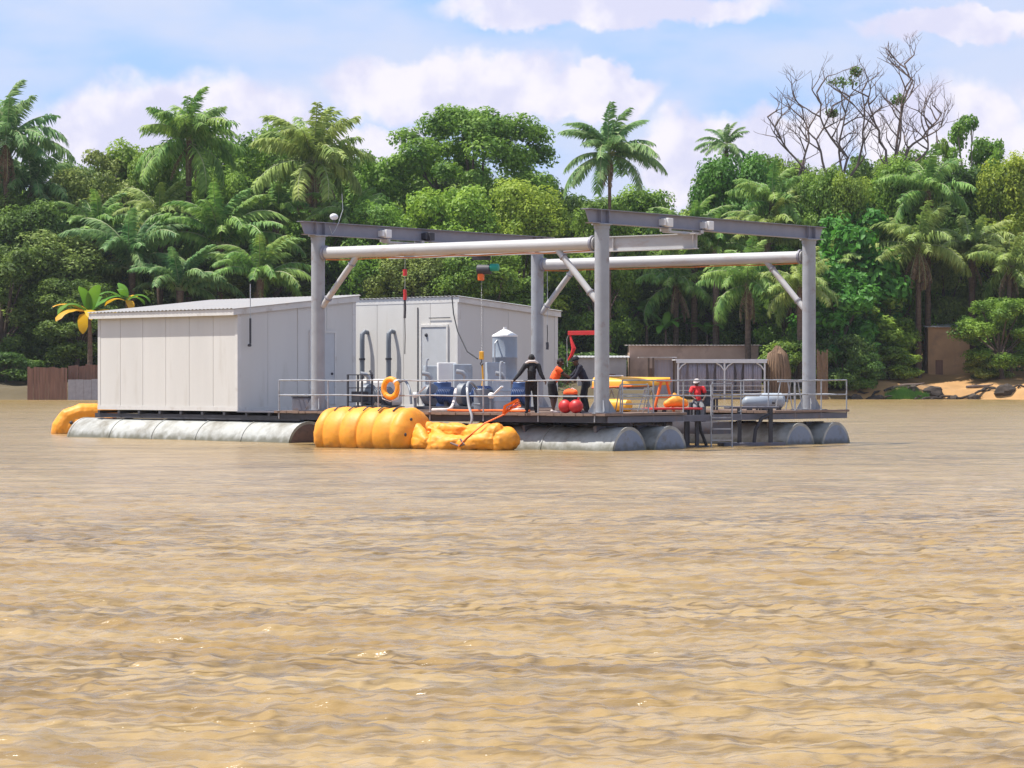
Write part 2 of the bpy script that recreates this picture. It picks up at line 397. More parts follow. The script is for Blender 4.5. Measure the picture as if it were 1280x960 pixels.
n2 = n_.new('ShaderNodeTexNoise'); n2.inputs['Scale'].default_value = 8; n2.inputs['Detail'].default_value = 5; L_(mpg.outputs[0], n2.inputs[0])
bp = n_.new('ShaderNodeBump'); bp.inputs['Strength'].default_value = .9; bp.inputs['Distance'].default_value = .05
L_(n2.outputs['Fac'], bp.inputs['Height'])
n4 = n_.new('ShaderNodeTexNoise'); n4.inputs['Scale'].default_value = 1.3; n4.inputs['Detail'].default_value = 3; L_(mpg.outputs[0], n4.inputs[0])
bp2 = n_.new('ShaderNodeBump'); bp2.inputs['Strength'].default_value = .55; bp2.inputs['Distance'].default_value = .12
L_(n4.outputs['Fac'], bp2.inputs['Height']); L_(bp.outputs[0], bp2.inputs['Normal']); L_(bp2.outputs[0], b.inputs['Normal'])
MATS['river_water'] = m
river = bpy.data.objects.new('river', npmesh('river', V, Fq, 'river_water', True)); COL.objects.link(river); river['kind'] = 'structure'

# ================================================================== BANK / GROUND
def gz(x, y):
    sh = 283 + 3*np.sin(x*.045+1) + 1.5*np.sin(x*.17) + .6*np.sin(x*.6)
    d = y - sh
    z = np.where(d < 0, d*.25, np.where(d < 1.2, d*.85, np.where(d < 22, 1.02+(d-1.2)*.11, 3.3+(d-22)*.03)))
    return z + .15*np.sin(x*.4+y*.3) + .1*np.sin(x*1.1-y*.7)
gx = np.concatenate([np.linspace(-2500,-90,25)[:-1], np.linspace(-90,90,280), np.linspace(90,2500,25)[1:]])
gy = np.concatenate([np.linspace(274,320,90), np.linspace(322,420,30), np.linspace(440,3500,20)])
XX, YY = np.meshgrid(gx, gy); ZZ = np.where(YY > 420, 6.2+(YY-420)*.004, gz(XX, YY))
V = np.stack([XX, YY, ZZ], -1).reshape(-1, 3); nc = len(gx)
ii = (np.arange(len(gy)-1)[:, None]*nc + np.arange(nc-1)[None, :]).ravel()
sm_ = mat('bank_soil', (.44,.25,.10), .95, var=.2, vscale=.3, dirt=(.17,.11,.06), dscale=.14, dlim=(.56,.66), bump=.6, bscale=3)
def _soil(m):
    t = m.node_tree; n = t.nodes; L = t.links.new; pb = n['Principled BSDF']; src = pb.inputs['Base Color'].links[0].from_socket
    tx = n.new('ShaderNodeTexCoord'); sx = n.new('ShaderNodeSeparateXYZ'); L(tx.outputs['Object'], sx.inputs[0])
    nn = n.new('ShaderNodeTexNoise'); nn.inputs['Scale'].default_value = .12; L(tx.outputs['Object'], nn.inputs[0])
    ad = n.new('ShaderNodeMath'); ad.operation = 'MULTIPLY_ADD'; L(nn.outputs['Fac'], ad.inputs[0]); ad.inputs[1].default_value = 14; L(sx.outputs[0], ad.inputs[2])
    r = n.new('ShaderNodeMapRange'); L(ad.outputs[0], r.inputs[0]); r.inputs[1].default_value = 38; r.inputs[2].default_value = 43
    mx = n.new('ShaderNodeMix'); mx.data_type = 'RGBA'; L(r.outputs[0], mx.inputs[0]); mx.inputs[6].default_value = (.11,.085,.045,1); L(src, mx.inputs[7]); L(mx.outputs[2], pb.inputs['Base Color'])
_soil(sm_)
o = bpy.data.objects.new('river_bank', npmesh('river_bank', V, np.stack([ii, ii+1, ii+nc+1, ii+nc], -1), 'bank_soil', True)); COL.objects.link(o); o['kind'] = 'structure'
def ground(x, y): return float(gz(np.array(x), np.array(y)))

# ================================================================== GANTRY PLATFORM (barge with pontoons and decking)
DZ = 1.07
barge = thing('work_barge', 'floating work platform with planked deck on grey pontoon pipes', 'barge', G(0,0,0), UA)
def pipe_pontoon(y0, y1, x, r=.87, zc=-.2, cap='pontoon_grey', body='pontoon_white', par=None, seams=4):
    mb = MB(); n = 40; rings = []; L = y1-y0
    st = [0, .03]
    for i in range(1, seams): st += [i/seams*L-.03, i/seams*L-.028, i/seams*L+.028, i/seams*L+.03]
    st += [L-.03, L]
    for q in st:
        rr = r
        k = round(q/L*seams)
        if 0 < k < seams and abs(q-k/seams*L) < .029: rr = r+.022
        rings.append([Vector((x+rr*math.cos(2*PI*j/n), y0+q, zc+rr*math.sin(2*PI*j/n))) for j in range(n)])
    mb.quad_strip(rings); o = mb.build('pontoon', body, par, True)
    for yy, sg in ((y0, -1), (y1, 1)):
        c = MB().lathe((x, yy, zc), [(r+.012, .0), (r+.012, .10*-sg), (r+.003, .101*-sg)] if False else [(r+.014, -.05), (r+.014, .05)], 40, 'y')
        c.build('rim', 'pontoon_white', o, True)
        MB().lathe((x, yy, zc), [(.02, sg*.10), (r*.45, sg*.085), (r*.9, sg*.052), (r*.985, sg*.03)] if sg > 0 else [(r*.985, -.03), (r*.9, -.052), (r*.45, -.085), (.02, -.10)], 40, 'y').build('end_cap', cap, o, True)
    return o
for x, y1 in ((.33, 9.6), (2.42, 9.6)): pipe_pontoon(-.7, y1, x, par=barge)
for x in (9.7, 11.9): pipe_pontoon(-.7, 11.8, x, par=barge)
# edge beams and joists
bm_ = MB(); bm_.b2(-.55, -.40, -.45, 12.2, .80, 1.0); bm_.build('edge_beam', 'dark_steel', barge)
bm_ = MB(); bm_.b2(-.40, 13.0, -.50, -.34, .80, .985)
bm_.build('edge_beam', 'deck_steel', barge)
bm_ = MB(); bm_.b2(-.40, 13.0, 12.05, 12.2, .80, .985); bm_.build('edge_beam', 'dark_steel', barge)
bm_ = MB(); bm_.b2(12.86, 13.0, -.33, 12.04, .80, .985); bm_.build('edge_beam', 'deck_steel', barge)
for i in range(9):
    y = .6+i*1.35
    bm_ = MB(); bm_.b2(-.39, 3.5 if y < 6 else 12.84, y-.06, y+.06, .82, .98)
    if y < 6: bm_.b2(8.6, 12.84, y-.06, y+.06, .82, .98)
    bm_.build('joist', 'dark_steel', barge)
for x in (.33, 2.42, 9.7, 11.9):        # saddles holding the deck on the pipes
    for y in (.1, 2.7, 5.4, 8.4):
        mb = MB(); out = [(x-.55, .7), (x-.5, .42), (x-.28, .62), (x, .69), (x+.28, .62), (x+.5, .42), (x+.55, .7)]
        mb.prism(out, y-.05, y+.05); mb.build('saddle', 'deck_steel', barge)
# deck boards
rr = random.Random(5)
pl1 = MB().b2(-.62, 3.6, 0, .255, 1.0, 1.07).mesh('deck_plank', 'deck_wood')
pl2 = MB().b2(-.62, 13.05, 0, .255, 1.0, 1.07).mesh('deck_plank', 'deck_wood')
pl3 = MB().b2(8.5, 13.05, 0, .255, 1.0, 1.07).mesh('deck_plank', 'deck_wood')
for i in range(49):
    y = -.55+i*.262
    jx = rr.uniform(-.02, .02); jz = rr.uniform(-.006, .006)
    if y < 5.9:
        inst('deck_plank', pl1, barge, (jx, y, jz)); inst('deck_plank', pl3, barge, (rr.uniform(-.02,.02), y, rr.uniform(-.006,.006)))
    else: inst('deck_plank', pl2, barge, (jx, y, jz))
# tyres / frames hanging in the pool at the near side
def rail(path, hts=(.50, .96), step=1.45, sag=.0, m='rail_grey', zb=DZ, r=.021, par=None, first=True):
    """two-rail tubular railing along a polyline in the barge frame"""
    for h in hts:
        pts = []
        for a, b_ in zip(path[:-1], path[1:]):
            k = 10
            for i in range(k): t = i/k; pts.append((a[0]+(b_[0]-a[0])*t, a[1]+(b_[1]-a[1])*t, zb+h+.012*math.sin(i*2.1+h*7)))
        pts.append((*path[-1], zb+h)); MB().path(pts, r, 8).build('rail', m, par, True)
    for a, b_ in zip(path[:-1], path[1:]):
        L = math.hypot(b_[0]-a[0], b_[1]-a[1]); k = max(1, round(L/step))
        for i in range(k+1):
            if i == 0 and not first: continue
            t = i/k; x, y = a[0]+(b_[0]-a[0])*t, a[1]+(b_[1]-a[1])*t
            mb = MB().path([(x, y, zb-.25), (x, y, zb+hts[-1])], r*1.05, 8); mb.box((x, y, zb+.005), (.12,.12,.012)); mb.build('post', m, par, True)
        first = False
rl = thing('railing', 'long two-bar grey railing along the deck edge above the orange bags', 'railing', G(0,0,0), UA)
rail([(-.57, -.15), (-.57, 12.1), (1.0, 12.1)], par=rl, step=1.9)
rl = thing('railing', 'two-bar grey railing on the right-hand end of the deck between the tall posts', 'railing', G(0,0,0), UA)
rail([(.35, -.48), (13.0, -.48), (13.0, 3.5)], par=rl, step=1.6)

# ================================================================== GANTRY FRAME
gan = thing('steel_gantry', 'tall grey steel gantry of four round posts with beams and braces', 'gantry', G(0,0,0), UA)
PU, PV, PZ, PR = 11.45, 10.97, 6.58, .215
BOLT = MB().lathe((0,0,0), [(.022, 0), (.022, .03), (.012, .034)], 6).mesh('bolt', 'beam_grey')
for u, v in ((0,0), (PU,0), (0,PV), (PU,PV)):
    mb = MB().lathe((u,v,0), [(.30, DZ+.0), (.30, DZ+.035), (.218, DZ+.036), (PR, DZ+.4), (PR, PZ-.14), (PR+.02, PZ-.139), (PR+.02, PZ-.04), (PR+.09, PZ-.03), (PR+.09, PZ-.002)], 32)
    p = mb.build('post', 'gantry_grey', gan, True)
    for a in range(4):
        an = a*PI/2+PI/4; c, s = math.cos(an), math.sin(an)
        g = MB(); R = Matrix.Rotation(an, 3, 'Z')
        o_ = len(g.v)
        for yy in (-.012, .012):
            for xx, zz in ((.20, DZ+.036), (.40, DZ+.036), (.40, DZ+.07), (.20, DZ+.42)): g.v.append(tuple(R @ Vector((xx, yy, zz)) + Vector((u, v, 0))))
        g.f += [(o_,o_+1,o_+2,o_+3), (o_+7,o_+6,o_+5,o_+4)] + [(o_+(i+1)%4, o_+i, o_+4+i, o_+4+(i+1)%4) for i in range(4)]
        g.build('gusset', 'gantry_grey', p)
    MB().box((u, v, DZ+.012), (.86,.86,.03)).build('base_plate', 'deck_steel', p)
    ring = MB().lathe((u, v, 0), [(PR+.035, PZ-.62-.32), (PR+.035, PZ-.57-.32)], 32)
# longitudinal pipes with collars
for u in (0, PU):
    pb = MB().path([(u, PR+.02, 6.02), (u, PV-PR-.02, 6.02)], .185, 28).build('cross_pipe', 'gantry_pipe', gan, True)
    for y in (PR+.10, PV-PR-.10):
        MB().path([(u, y-.035, 6.02), (u, y+.035, 6.02)], .235, 28).build('collar', 'beam_grey', pb, True)
    MB().path([(u+(.03 if i % 2 else -.03), .3+i*(PV-.6)/12, 6.02-.205-.015*(i % 3)) for i in range(13)], .022, 6).build('underslung_hose', 'orange_rust', pb, True)
    for s_, y in ((1, 0), (-1, PV)):
        br = MB().path([(u, y+s_*.19, 4.35), (u, y+s_*1.62, 5.90)], .095, 18).build('brace', 'gantry_pipe', gan, True)
        for t in (.16, .84):
            yy, zz = y+s_*(.19+1.43*t), 4.35+1.55*t
            d = Vector((0, s_*1.43, 1.55)).normalized()*.02
            MB().path([Vector((u, yy, zz))-d, Vector((u, yy, zz))+d], .125, 18).build('flange', 'beam_grey', br, True)
# top I-beams, ends cut on the slant
for v in (0, PV):
    z0, z1 = PZ+.002, PZ+.42; a, c = -.85, PU+.85
    mb = MB()
    mb.prism([(a+.22, z0), (c-.22, z0), (c-.2, z0+.022), (a+.2, z0+.022)], v-.14, v+.14)
    mb.prism([(a, z1-.022), (c, z1-.022), (c, z1), (a, z1)], v-.14, v+.14)
    mb.prism([(a+.2, z0+.0221), (c-.2, z0+.0221), (c-.01, z1-.0221), (a+.01, z1-.0221)], v-.009, v+.009)
    be = mb.build('top_beam', 'beam_grey', gan)
    for x in (-.2, .2, PU-.2, PU+.2):
        MB().b2(x-.008, x+.008, v-.132, v+.132, z0+.0225, z1-.0225).build('stiffener', 'beam_grey', be)
    for x in (3.15, 5.35):
        mb = MB(); mb.box((x, v-.13, z0+.17), (.26,.30,.26)); mb.box((x-.2, v-.11, z0+.17), (.10,.22,.2))
        mb.build('end_carriage', 'white_paint' if not (v and x > 4) else 'dark_steel', be, bevel=.015)

# bridge girder with its hoist
gir = thing('crane_girder', 'beige hoist girder slung across under the two top beams', 'girder', G(4.15, 0, 0), UA)
mb = MB(); mb.b2(-.10, .10, -.55, PV+.5, 6.43, 6.46); mb.b2(-.10, .10, -.55, PV+.5, 5.99, 6.02); mb.b2(-.012, .012, -.55, PV+.5, 6.0201, 6.4299)
mb.build('girder', 'gantry_pipe', gir)
for y in (-.45, 2.5, 5.5, 8.5, PV+.4): MB().b2(-.09, -.0125, y-.01, y+.01, 6.021, 6.429).build('stiffener', 'gantry_pipe', gir)
for v in (0, PV):
    mb = MB(); mb.b2(-.9, .9, v-.10, v+.10, 6.4605, 6.53); mb.b2(-.95,-.8, v-.16, v+.16, 6.50, 6.60); mb.b2(.8,.95, v-.16, v+.16, 6.50, 6.60); mb.build('hanger', 'gantry_pipe', gir)
ho = thing('chain_hoist', 'chain hoist with teal motor and yellow hook hanging from the beige girder', 'hoist', G(4.15, 7.7, 5.98), UA+.3)
MB().b2(-.06,.06,-.3,.3,-.12,-.0).build('trolley', 'dark_steel', ho, bevel=.01)
MB().lathe((0,-.1,-.42), [(.12,-.22), (.16,-.2), (.16,.22), (.12,.24)], 18, 'y').build('drum', 'dark_steel', ho, True)
MB().lathe((0,-.42,-.36), [(.09,-.16), (.12,-.14), (.12,.1), (.1,.12)], 18, 'y').build('motor', 'teal_paint', ho, True)
MB().box((0,.02,-.66), (.16,.18,.22)).build('chain_box', 'orange_paint', ho, bevel=.02)
mb = MB()
for i in range(58):
    z = -.76-i*.04; d = Vector((.012, 0, 0)) if i % 2 else Vector((0, .012, 0))
    mb.path([Vector((0,0,z))-d, Vector((0,0,z+.022))-d, Vector((0,0,z+.022))+d, Vector((0,0,z))+d, Vector((0,0,z))-d], .0045, 4)
mb.build('chain', 'chain_steel', ho)
hk = MB().box((0,0,-3.16), (.10,.14,.26)).build('hook_block', 'yellow_paint', ho, bevel=.02)
MB().path([(0,0,-3.28), (0,0,-3.36), (0,.05,-3.42), (0,.0,-3.48), (0,-.06,-3.42)], .018, 8).build('hook', 'dark_steel', hk, True)
MB().path([(0,-.02,-3.45), (.03,-.04,-3.9), (-.01,0,-4.3)], .03, 6, flat=.4).build('strap', 'yellow_paint', ho)

# lamp and whip aerial on the left post
lm = thing('floodlight', 'small white floodlight on top of the leftmost gantry post', 'lamp', G(.75, PV, PZ+.42), UA)
MB().path([(0,0,0), (0,0,.12)], .02, 6).build('bracket', 'dark_steel', lm)
MB().sphere((0,0,.2), .13, d=(1.3,.8,.8)).build('lamp_head', 'white_paint', lm, True)
wa = MB().path([(0,0,0), (.12,0,-.25), (.3,.02,-.1), (.45,0,.15), (.62,-.02,.55), (.6,0,1.05)], .012, 6).build('whip_aerial', 'galv', None)
tag(wa, 'thin crooked whip aerial rising from the left end of the top beam', 'aerial', loc=G(.35, PV-.16, PZ+.3), rz=UA)

# cables hanging from the pipes
def hang(px, u, top, bits, name, label, cat):
    p = at_u(px, u); t_ = thing(name, label, cat, (p.x, p.y, top))
    for nm, z0, z1, r, m_ in bits:
        MB().path([(0,0,z0), (.01,0,(z0+z1)/2), (0,0,z1)], r, 8).build(nm, m_, t_, True)
    return t_
pd = hang(506, 0, 5.835, [('cable', 0, -.40, .008, 'galv'), ('float', -.40, -.60, .065, 'red_paint'), ('cable', -.60, -1.02, .008, 'galv'), ('float', -1.02, -1.34, .055, 'red_paint'), ('line', -1.34, -1.9, .036, 'dark_steel'), ('line', -1.9, -3.0, .014, 'cable_black')],
     'pendant_line', 'dark line with two red floats hanging from the front pipe', 'line')
hang(684, PU, 5.835, [('cable', 0, -1.9, .012, 'galv'), ('cable', -1.9, -2.5, .014, 'cable_black'), ('weight', -2.5, -2.75, .05, 'dark_steel')],
     'pendant_cable', 'thin hanging cable with dark weight beside the rear post', 'cable')
cb = MB().path([at_u(565, 9.5, 4.9)+Vector((0,0,0)), at_u(567, 9.3, 4.3), at_u(572, 9, 3.7), at_u(584, 8.6, 3.0), at_u(597, 8.2, 2.75)], .022, 6).build('hose', 'cable_black', None, True)
tag(cb, 'black cable looping down from the corner of the rear cabin', 'cable')

# ================================================================== CABIN BARGE AND CABINS
CA = math.atan2(.669, .743)
c0 = PX(297, 95.1)                     # near corner of the left cabin
def Cc(u, v, z=0, o=c0): return Vector((o.x + .743*u - .669*v, o.y + .669*u + .743*v, z))
cbg = thing('cabin_barge', 'low barge of white pontoon pipes carrying the two white cabins', 'barge', c0, CA)
pipe_pontoon(-3.4, 9.5, .35, r=.87, zc=-.19, par=cbg, cap='rust', seams=5)
pipe_pontoon(-3.4, 8.5, 3.6, r=.87, zc=-.19, par=cbg, cap='rust')
for x in (.15, 2.4, 4.7):
    MB().b2(x-.09, x+.09, -3.3, 8.6, .70, .86).build('bearer', 'dark_steel', cbg)
for i in range(10):
    MB().b2(-.02, 11.5, -3.0+i*1.25-.06, -3.0+i*1.25+.06, .8605, .96).build('joist', 'dark_steel', cbg)
MB().b2(-.05, 12.0, -3.3, -.02, .9605, 1.0).build('deck_plate', 'deck_steel', cbg)
MB().b2(5.2, 12.0, -.019, 7.0, .9605, 1.0).build('deck_plate', 'deck_steel', cbg)

def cabin(root, W, L, zb, hl, hr, faces, roofo=.42, ptrim=True, low_left=True):
    """W along x (u), L along y (v); wall height hl at x=0 and hr at x=W. faces: list of openings on the y=0 wall and x=0 wall"""
    H = lambda x: hl + (hr-hl)*x/W
    th = .08
    # x = 0 wall panels
    n = max(4, round(L/1.38)); pw = L/n
    for i in range(n):
        y0, y1 = i*pw+.012, (i+1)*pw-.012
        MB().b2(0.0, th, y0, y1, zb+.14, zb+hl-.02).build('wall_panel', 'white_wall', root)
    MB().b2(.02, .05, 0, L, zb+.1, zb+hl-.04).build('inner_sheet', 'door_grey', root)
    # far walls
    MB().b2(th, W, L-th, L, zb+.1, zb+min(hl,hr)-.02).build('back_wall', 'white_wall', root)
    MB().b2(W-th, W, 0.09, L-th-.01, zb+.1, zb+hr-.03).build('side_wall', 'white_wall', root)
    # y = 0 wall panels (sloping head)
    n2 = max(4, round(W/1.15)); pw = W/n2
    for i in range(n2):
        x0, x1 = i*pw+.006+(th+.004 if i == 0 else 0), (i+1)*pw-.006
        MB().prism([(x0, zb+.14), (x1, zb+.14), (x1, zb+H(x1)-.02), (x0, zb+H(x0)-.02)], 0, th).build('wall_panel', 'white_wall', root)
    MB().prism([(.1, zb+.1), (W-.1, zb+.1), (W-.1, zb+H(W-.1)-.04), (.1, zb+H(.1)-.04)], .02, .05).build('inner_sheet', 'door_grey', root)
    # floor frame, corner trims, fascia
    MB().b2(-.02, W+.02, -.02, L+.02, zb, zb+.139).build('floor_frame', 'white_trim', root)
    for x, y in ((0,0), (W,0), (0,L), (W,L)):
        sx = 1 if x == 0 else -1; sy = 1 if y == 0 else -1
        mb = MB(); hh = H(x)
        mb.b2(min(x-sx*.012, x+sx*.14), max(x-sx*.012, x+sx*.14), min(y-sy*.014, y-sy*.003), max(y-sy*.014, y-sy*.003), zb+.14, zb+hh-.03)
        mb.b2(min(x-sx*.013, x-sx*.003), max(x-sx*.013, x-sx*.003), min(y-sy*.003, y+sy*.14), max(y-sy*.003, y+sy*.14), zb+.14, zb+hh-.03)
        mb.build('corner_trim', 'white_trim', root)
    # corrugated roof slab
    x0, x1, y0, y1 = -roofo, W+.15, -.12, L+.3
    ze = lambda x: zb+H(x)+.02
    k = int((y1-y0)/.11); mb = MB(); o_ = 0
    for i in range(k+1):
        y = y0+(y1-y0)*i/k; dzz = .03*(i % 2)
        mb.v += [(x0, y, ze(x0)+dzz), (x1, y, ze(x1)+dzz)]
    for i in range(k): mb.f.append((2*i, 2*i+1, 2*i+3, 2*i+2))
    r_ = mb.build('roof', 'roof_sheet', root); sm = r_.modifiers.new('thick', 'SOLIDIFY'); sm.thickness = .012; sm.offset = 1
    mb = MB().prism([(x0+.04, ze(x0)-.20), (x1-.04, ze(x1)-.20), (x1-.04, ze(x1)-.003), (x0+.04, ze(x0)-.003)], y0+.04, y0+.07)
    mb.build('fascia', 'white_trim', root)
    MB().prism([(x0+.04, ze(x0)-.20), (x0+.07, ze(x0)-.20), (x0+.07, ze(x0)-.003), (x0+.04, ze(x0)-.003)], y0+.071, y1-.04).build('fascia', 'white_trim', root)
def door(root, a, w, zb, h, wall='y', knob=1):
    """a door in the y=0 or x=0 wall"""
    def bx(p, q, d0, d1, z0, z1):
        return MB().b2(p, q, -d1, -d0, z0, z1) if wall == 'y' else MB().b2(-d1, -d0, p, q, z0, z1)
    d_ = bx(a, a+w, .004, .035, zb, zb+h).build('door', 'door_grey', root)
    mb = MB()
    for s_ in (bx(a-.08, a-.002, .004, .06, zb, zb+h+.08), bx(a+w+.002, a+w+.08, .004, .06, zb, zb+h+.08), bx(a-.001, a+w+.001, .004, .06, zb+h+.002, zb+h+.08)):
        o_ = len(mb.v); mb.v += s_.v; mb.f += [tuple(i+o_ for i in f) for f in s_.f]
    mb.build('door_frame', 'white_trim', root)
    ks = MB(); ka = a+w*(.12 if knob < 0 else .88)
    ks.sphere((ka, -.06, zb+1.05) if wall == 'y' else (-.06, ka, zb+1.05), .045, 8, 6); ks.build('door_handle', 'dark_steel', d_, True)
    vs = MB(); vs.sphere((a+w*.25, -.045, zb+h-.28) if wall == 'y' else (-.045, a+w*.8, zb+h-.28), .07, 10, 6); vs.build('vent', 'dark_steel', d_, True)

cab1 = thing('site_cabin', 'larger white panelled cabin with sloping roof at the left end of the platform', 'cabin', Vector((c0.x, c0.y, 0)), CA)
cabin(cab1, 5.05, 8.3, .99, 3.42, 3.93, [], roofo=.27)
door(cab1, 3.1, 1.0, 1.2, 2.45, 'y')
MB().b2(2.52, 2.55, -.03, -.004, 1.2, 4.5).build('conduit', 'white_trim', cab1)
an = thing('roof_aerial', 'thin upright aerial at the near corner of the larger cabin', 'aerial', Cc(.38, -.2, 0), CA)
MB().path([(0,0,3.35), (0,0,5.25)], .016, 6).build('rod', 'galv', an); MB().path([(0,0,3.25), (0,0,4.1)], .035, 8).build('sleeve', 'dark_steel', an, True)
MB().path([(0,0,3.2), (0,.09,3.2)], .05, 8).build('clamp', 'dark_steel', an, True)

c1_ = PX(572, 99.2)
cab2 = thing('site_cabin', 'smaller white cabin with a door and two wall pipes behind the deck railing', 'cabin', Vector((c1_.x, c1_.y, 0)), CA)
cabin(cab2, 4.75, 5.9, .99, 3.93, 3.50, [], roofo=.05)
door(cab2, .55, 1.35, 1.35, 2.55, 'x')
MB().b2(-.05, -.035, .35, 1.5, 4.2, 4.23).build('drip_rail', 'dark_steel', cab2)
for y in (4.95, 3.45):
    mb = MB().path([(-.02, y, 3.75), (-.16, y, 3.78), (-.26, y, 3.68), (-.27, y, 3.4), (-.27, y, 1.3)], [.08,.085,.09,.09,.09], 12)
    p_ = mb.build('downpipe', 'pump_grey', cab2, True)
    MB().path([(-.27, y, 2.75), (-.27, y, 2.82)], .115, 12).build('clip', 'dark_steel', p_, True)
MB().b2(-.03, -.004, 2.12, 2.15, 1.2, 4.6).build('conduit', 'dark_steel', cab2)

# ================================================================== ORANGE BAGS
def bag_mesh(L, R, ribs, seed, slump=.0):
    n, mseg = 48, 110; rings = []
    for i in range(mseg+1):
        t = i/mseg; x = (t-.5)*L
        e = min(1, max(0, (1-abs(2*t-1))/.30)); prof = math.sqrt(max(0.0, 1-(1-e)**2.4)) if e < 1 else 1
        rb = abs(math.sin(PI*t*ribs)); rad = R*prof*(.90+.10*rb**.5)
        ring = []
        for j in range(n):
            a = 2*PI*j/n
            wv = .022*noise.noise(Vector((x*2.2, math.cos(a)*1.6+seed, math.sin(a)*1.6)))
            if e < 1: wv += .035*math.sin(a*13+2*math.sin(a*3))*(1-e)*prof
            r_ = rad*(1+wv)+.001
            zz = r_*math.sin(a); zz = zz*(1-slump*.3) if zz > 0 else zz
            ring.append(Vector((x, r_*math.cos(a)*(1+slump*.3), zz)))
        rings.append(ring)
    return MB().quad_strip(rings)
VA = math.atan2(.608, -.793)
p = at_u(466, -1.55, .36)
bag = thing('flotation_bag', 'fully inflated ribbed orange bag floating beside the deck', 'float bag', p, VA)
bag_mesh(3.95, .87, 6, 3).build('bag', 'orange_fabric', bag, True)
for k_ in range(5):
    x = -1.15+k_*.58
    # strap loops standing in the seams on top
    R0 = .875
    pts = [(x+.02*math.sin(a*9), -R0*math.sin(a)*1.0, R0*math.cos(a)+.012) for a in [(-.10+.16*i) for i in range(5)]]
    MB().path([(q[0], -q[1], q[2]) for q in pts], .028, 6, flat=.6).build('loop', 'dark_steel', bag, True)
for y, z in ((.36,.50), (.50,.28), (.62,.06), (.30,.12)):
    MB().sphere((-1.80, y, z), .06, 8, 6, (.6,1,1)).build('valve', 'dark_steel', bag, True)

def blob(name, chains, m, vox=.03, disp=.05, dscale=2.0, seed=0, parent=None, smooth=3):
    """tapered limbs and folds joined into ONE continuous surface"""
    mb = MB()
    for ch in chains:
        pts = [Vector(c[0]) for c in ch]; rad = [c[1] for c in ch]
        fl = ch[0][2] if len(ch[0]) > 2 else 1.0
        # round ends
        d0 = (pts[0]-pts[1]).normalized(); d1 = (pts[-1]-pts[-2]).normalized()
        P = [pts[0]+d0*rad[0]*.92, pts[0]+d0*rad[0]*.6]+pts+[pts[-1]+d1*rad[-1]*.6, pts[-1]+d1*rad[-1]*.92]
        Rr = [rad[0]*.3, rad[0]*.78]+rad+[rad[-1]*.78, rad[-1]*.3]
        mb.path(P, Rr, 14, flat=fl)
    o = mb.build(name, m, parent, True)
    r_ = o.modifiers.new('join', 'REMESH'); r_.mode = 'VOXEL'; r_.voxel_size = vox; r_.use_smooth_shade = True
    if smooth:
        s_ = o.modifiers.new('relax', 'SMOOTH'); s_.iterations = smooth; s_.factor = .5
    if disp:
        tx_ = bpy.data.textures.new('folds', 'CLOUDS'); tx_.noise_scale = 1/dscale; tx_.noise_depth = 2
        d_ = o.modifiers.new('folds', 'DISPLACE'); d_.texture = tx_; d_.strength = disp; d_.mid_level = .5; d_.texture_coords = 'LOCAL'
    return o
p = at_u(570, -1.45, 0)
fb = thing('deflated_bag', 'half deflated folded orange bag lying on the water beside the ribbed one', 'float bag', p, VA)
# local +x points along the barge away from the near post (to the left in view)
ch = [
 [((1.55,-.1,.18), .42), ((.9,.35,.12), .36), ((0,.45,.1), .32), ((-.9,.42,.14), .33), ((-1.7,.25,.2), .38)],
 [((1.3,-.3,.5), .36), ((.75,-.25,.52), .22), ((.2,-.25,.45), .3), ((-.7,-.2,.40), .30), ((-1.5,-.2,.40), .34)],
 [((-1.2,.1,.35), .36), ((-1.7,.1,.36), .44), ((-2.0,.0,.25), .36)],
 [((1.5,.1,.55), .28), ((1.1,.35,.42), .2), ((.6,.55,.2), .2)],
 [((.9,.1,.62), .12), ((.3,.35,.40), .10), ((-.2,.6,.25), .1)],
 [((.6,-.1,.62), .14), ((-.1,-.05,.58), .10), ((-.8,-.15,.62), .12)],
 [((-1.1,.5,.28), .13), ((-1.6,.4,.42), .1), ((-1.9,.2,.5), .1)],
]
o_ = blob('bag', ch, 'orange_fabric', .024, .10, 1.7, parent=fb, smooth=4)
tx_ = bpy.data.textures.new('creases', 'MARBLE'); tx_.noise_scale = .8; tx_.turbulence = 7; tx_.noise_depth = 3; tx_.marble_type = 'SHARP'
d_ = o_.modifiers.new('creases', 'DISPLACE'); d_.texture = tx_; d_.strength = .11; d_.mid_level = .6; d_.texture_coords = 'LOCAL'
MB().path([(-.75,.82,.1), (-.95,.72,.34), (-1.35,.35,.78), (-1.75,-.1,1.05), (-2.0,-.25,1.35)], .045, 8, flat=.5).build('strap', 'orange_paint', fb, True)
MB().path([(-.4,.75,.2), (-.75,.82,.12), (-.95,.80,.16), (-.75,.74,.32)], .03, 8).build('ring', 'rust', fb, True)
for k_ in range(5):
    a = k_*.5
    MB().path([(-1.7,-.1,1.02), (-1.85-.1*math.sin(a*3),-.25+.06*k_,1.2+.02*k_), (-2.15-.05*k_,-.35+.1*k_,1.28+.05*k_)], .05, 6, flat=.35).build('cloth_tail', 'orange_paint', fb, True)

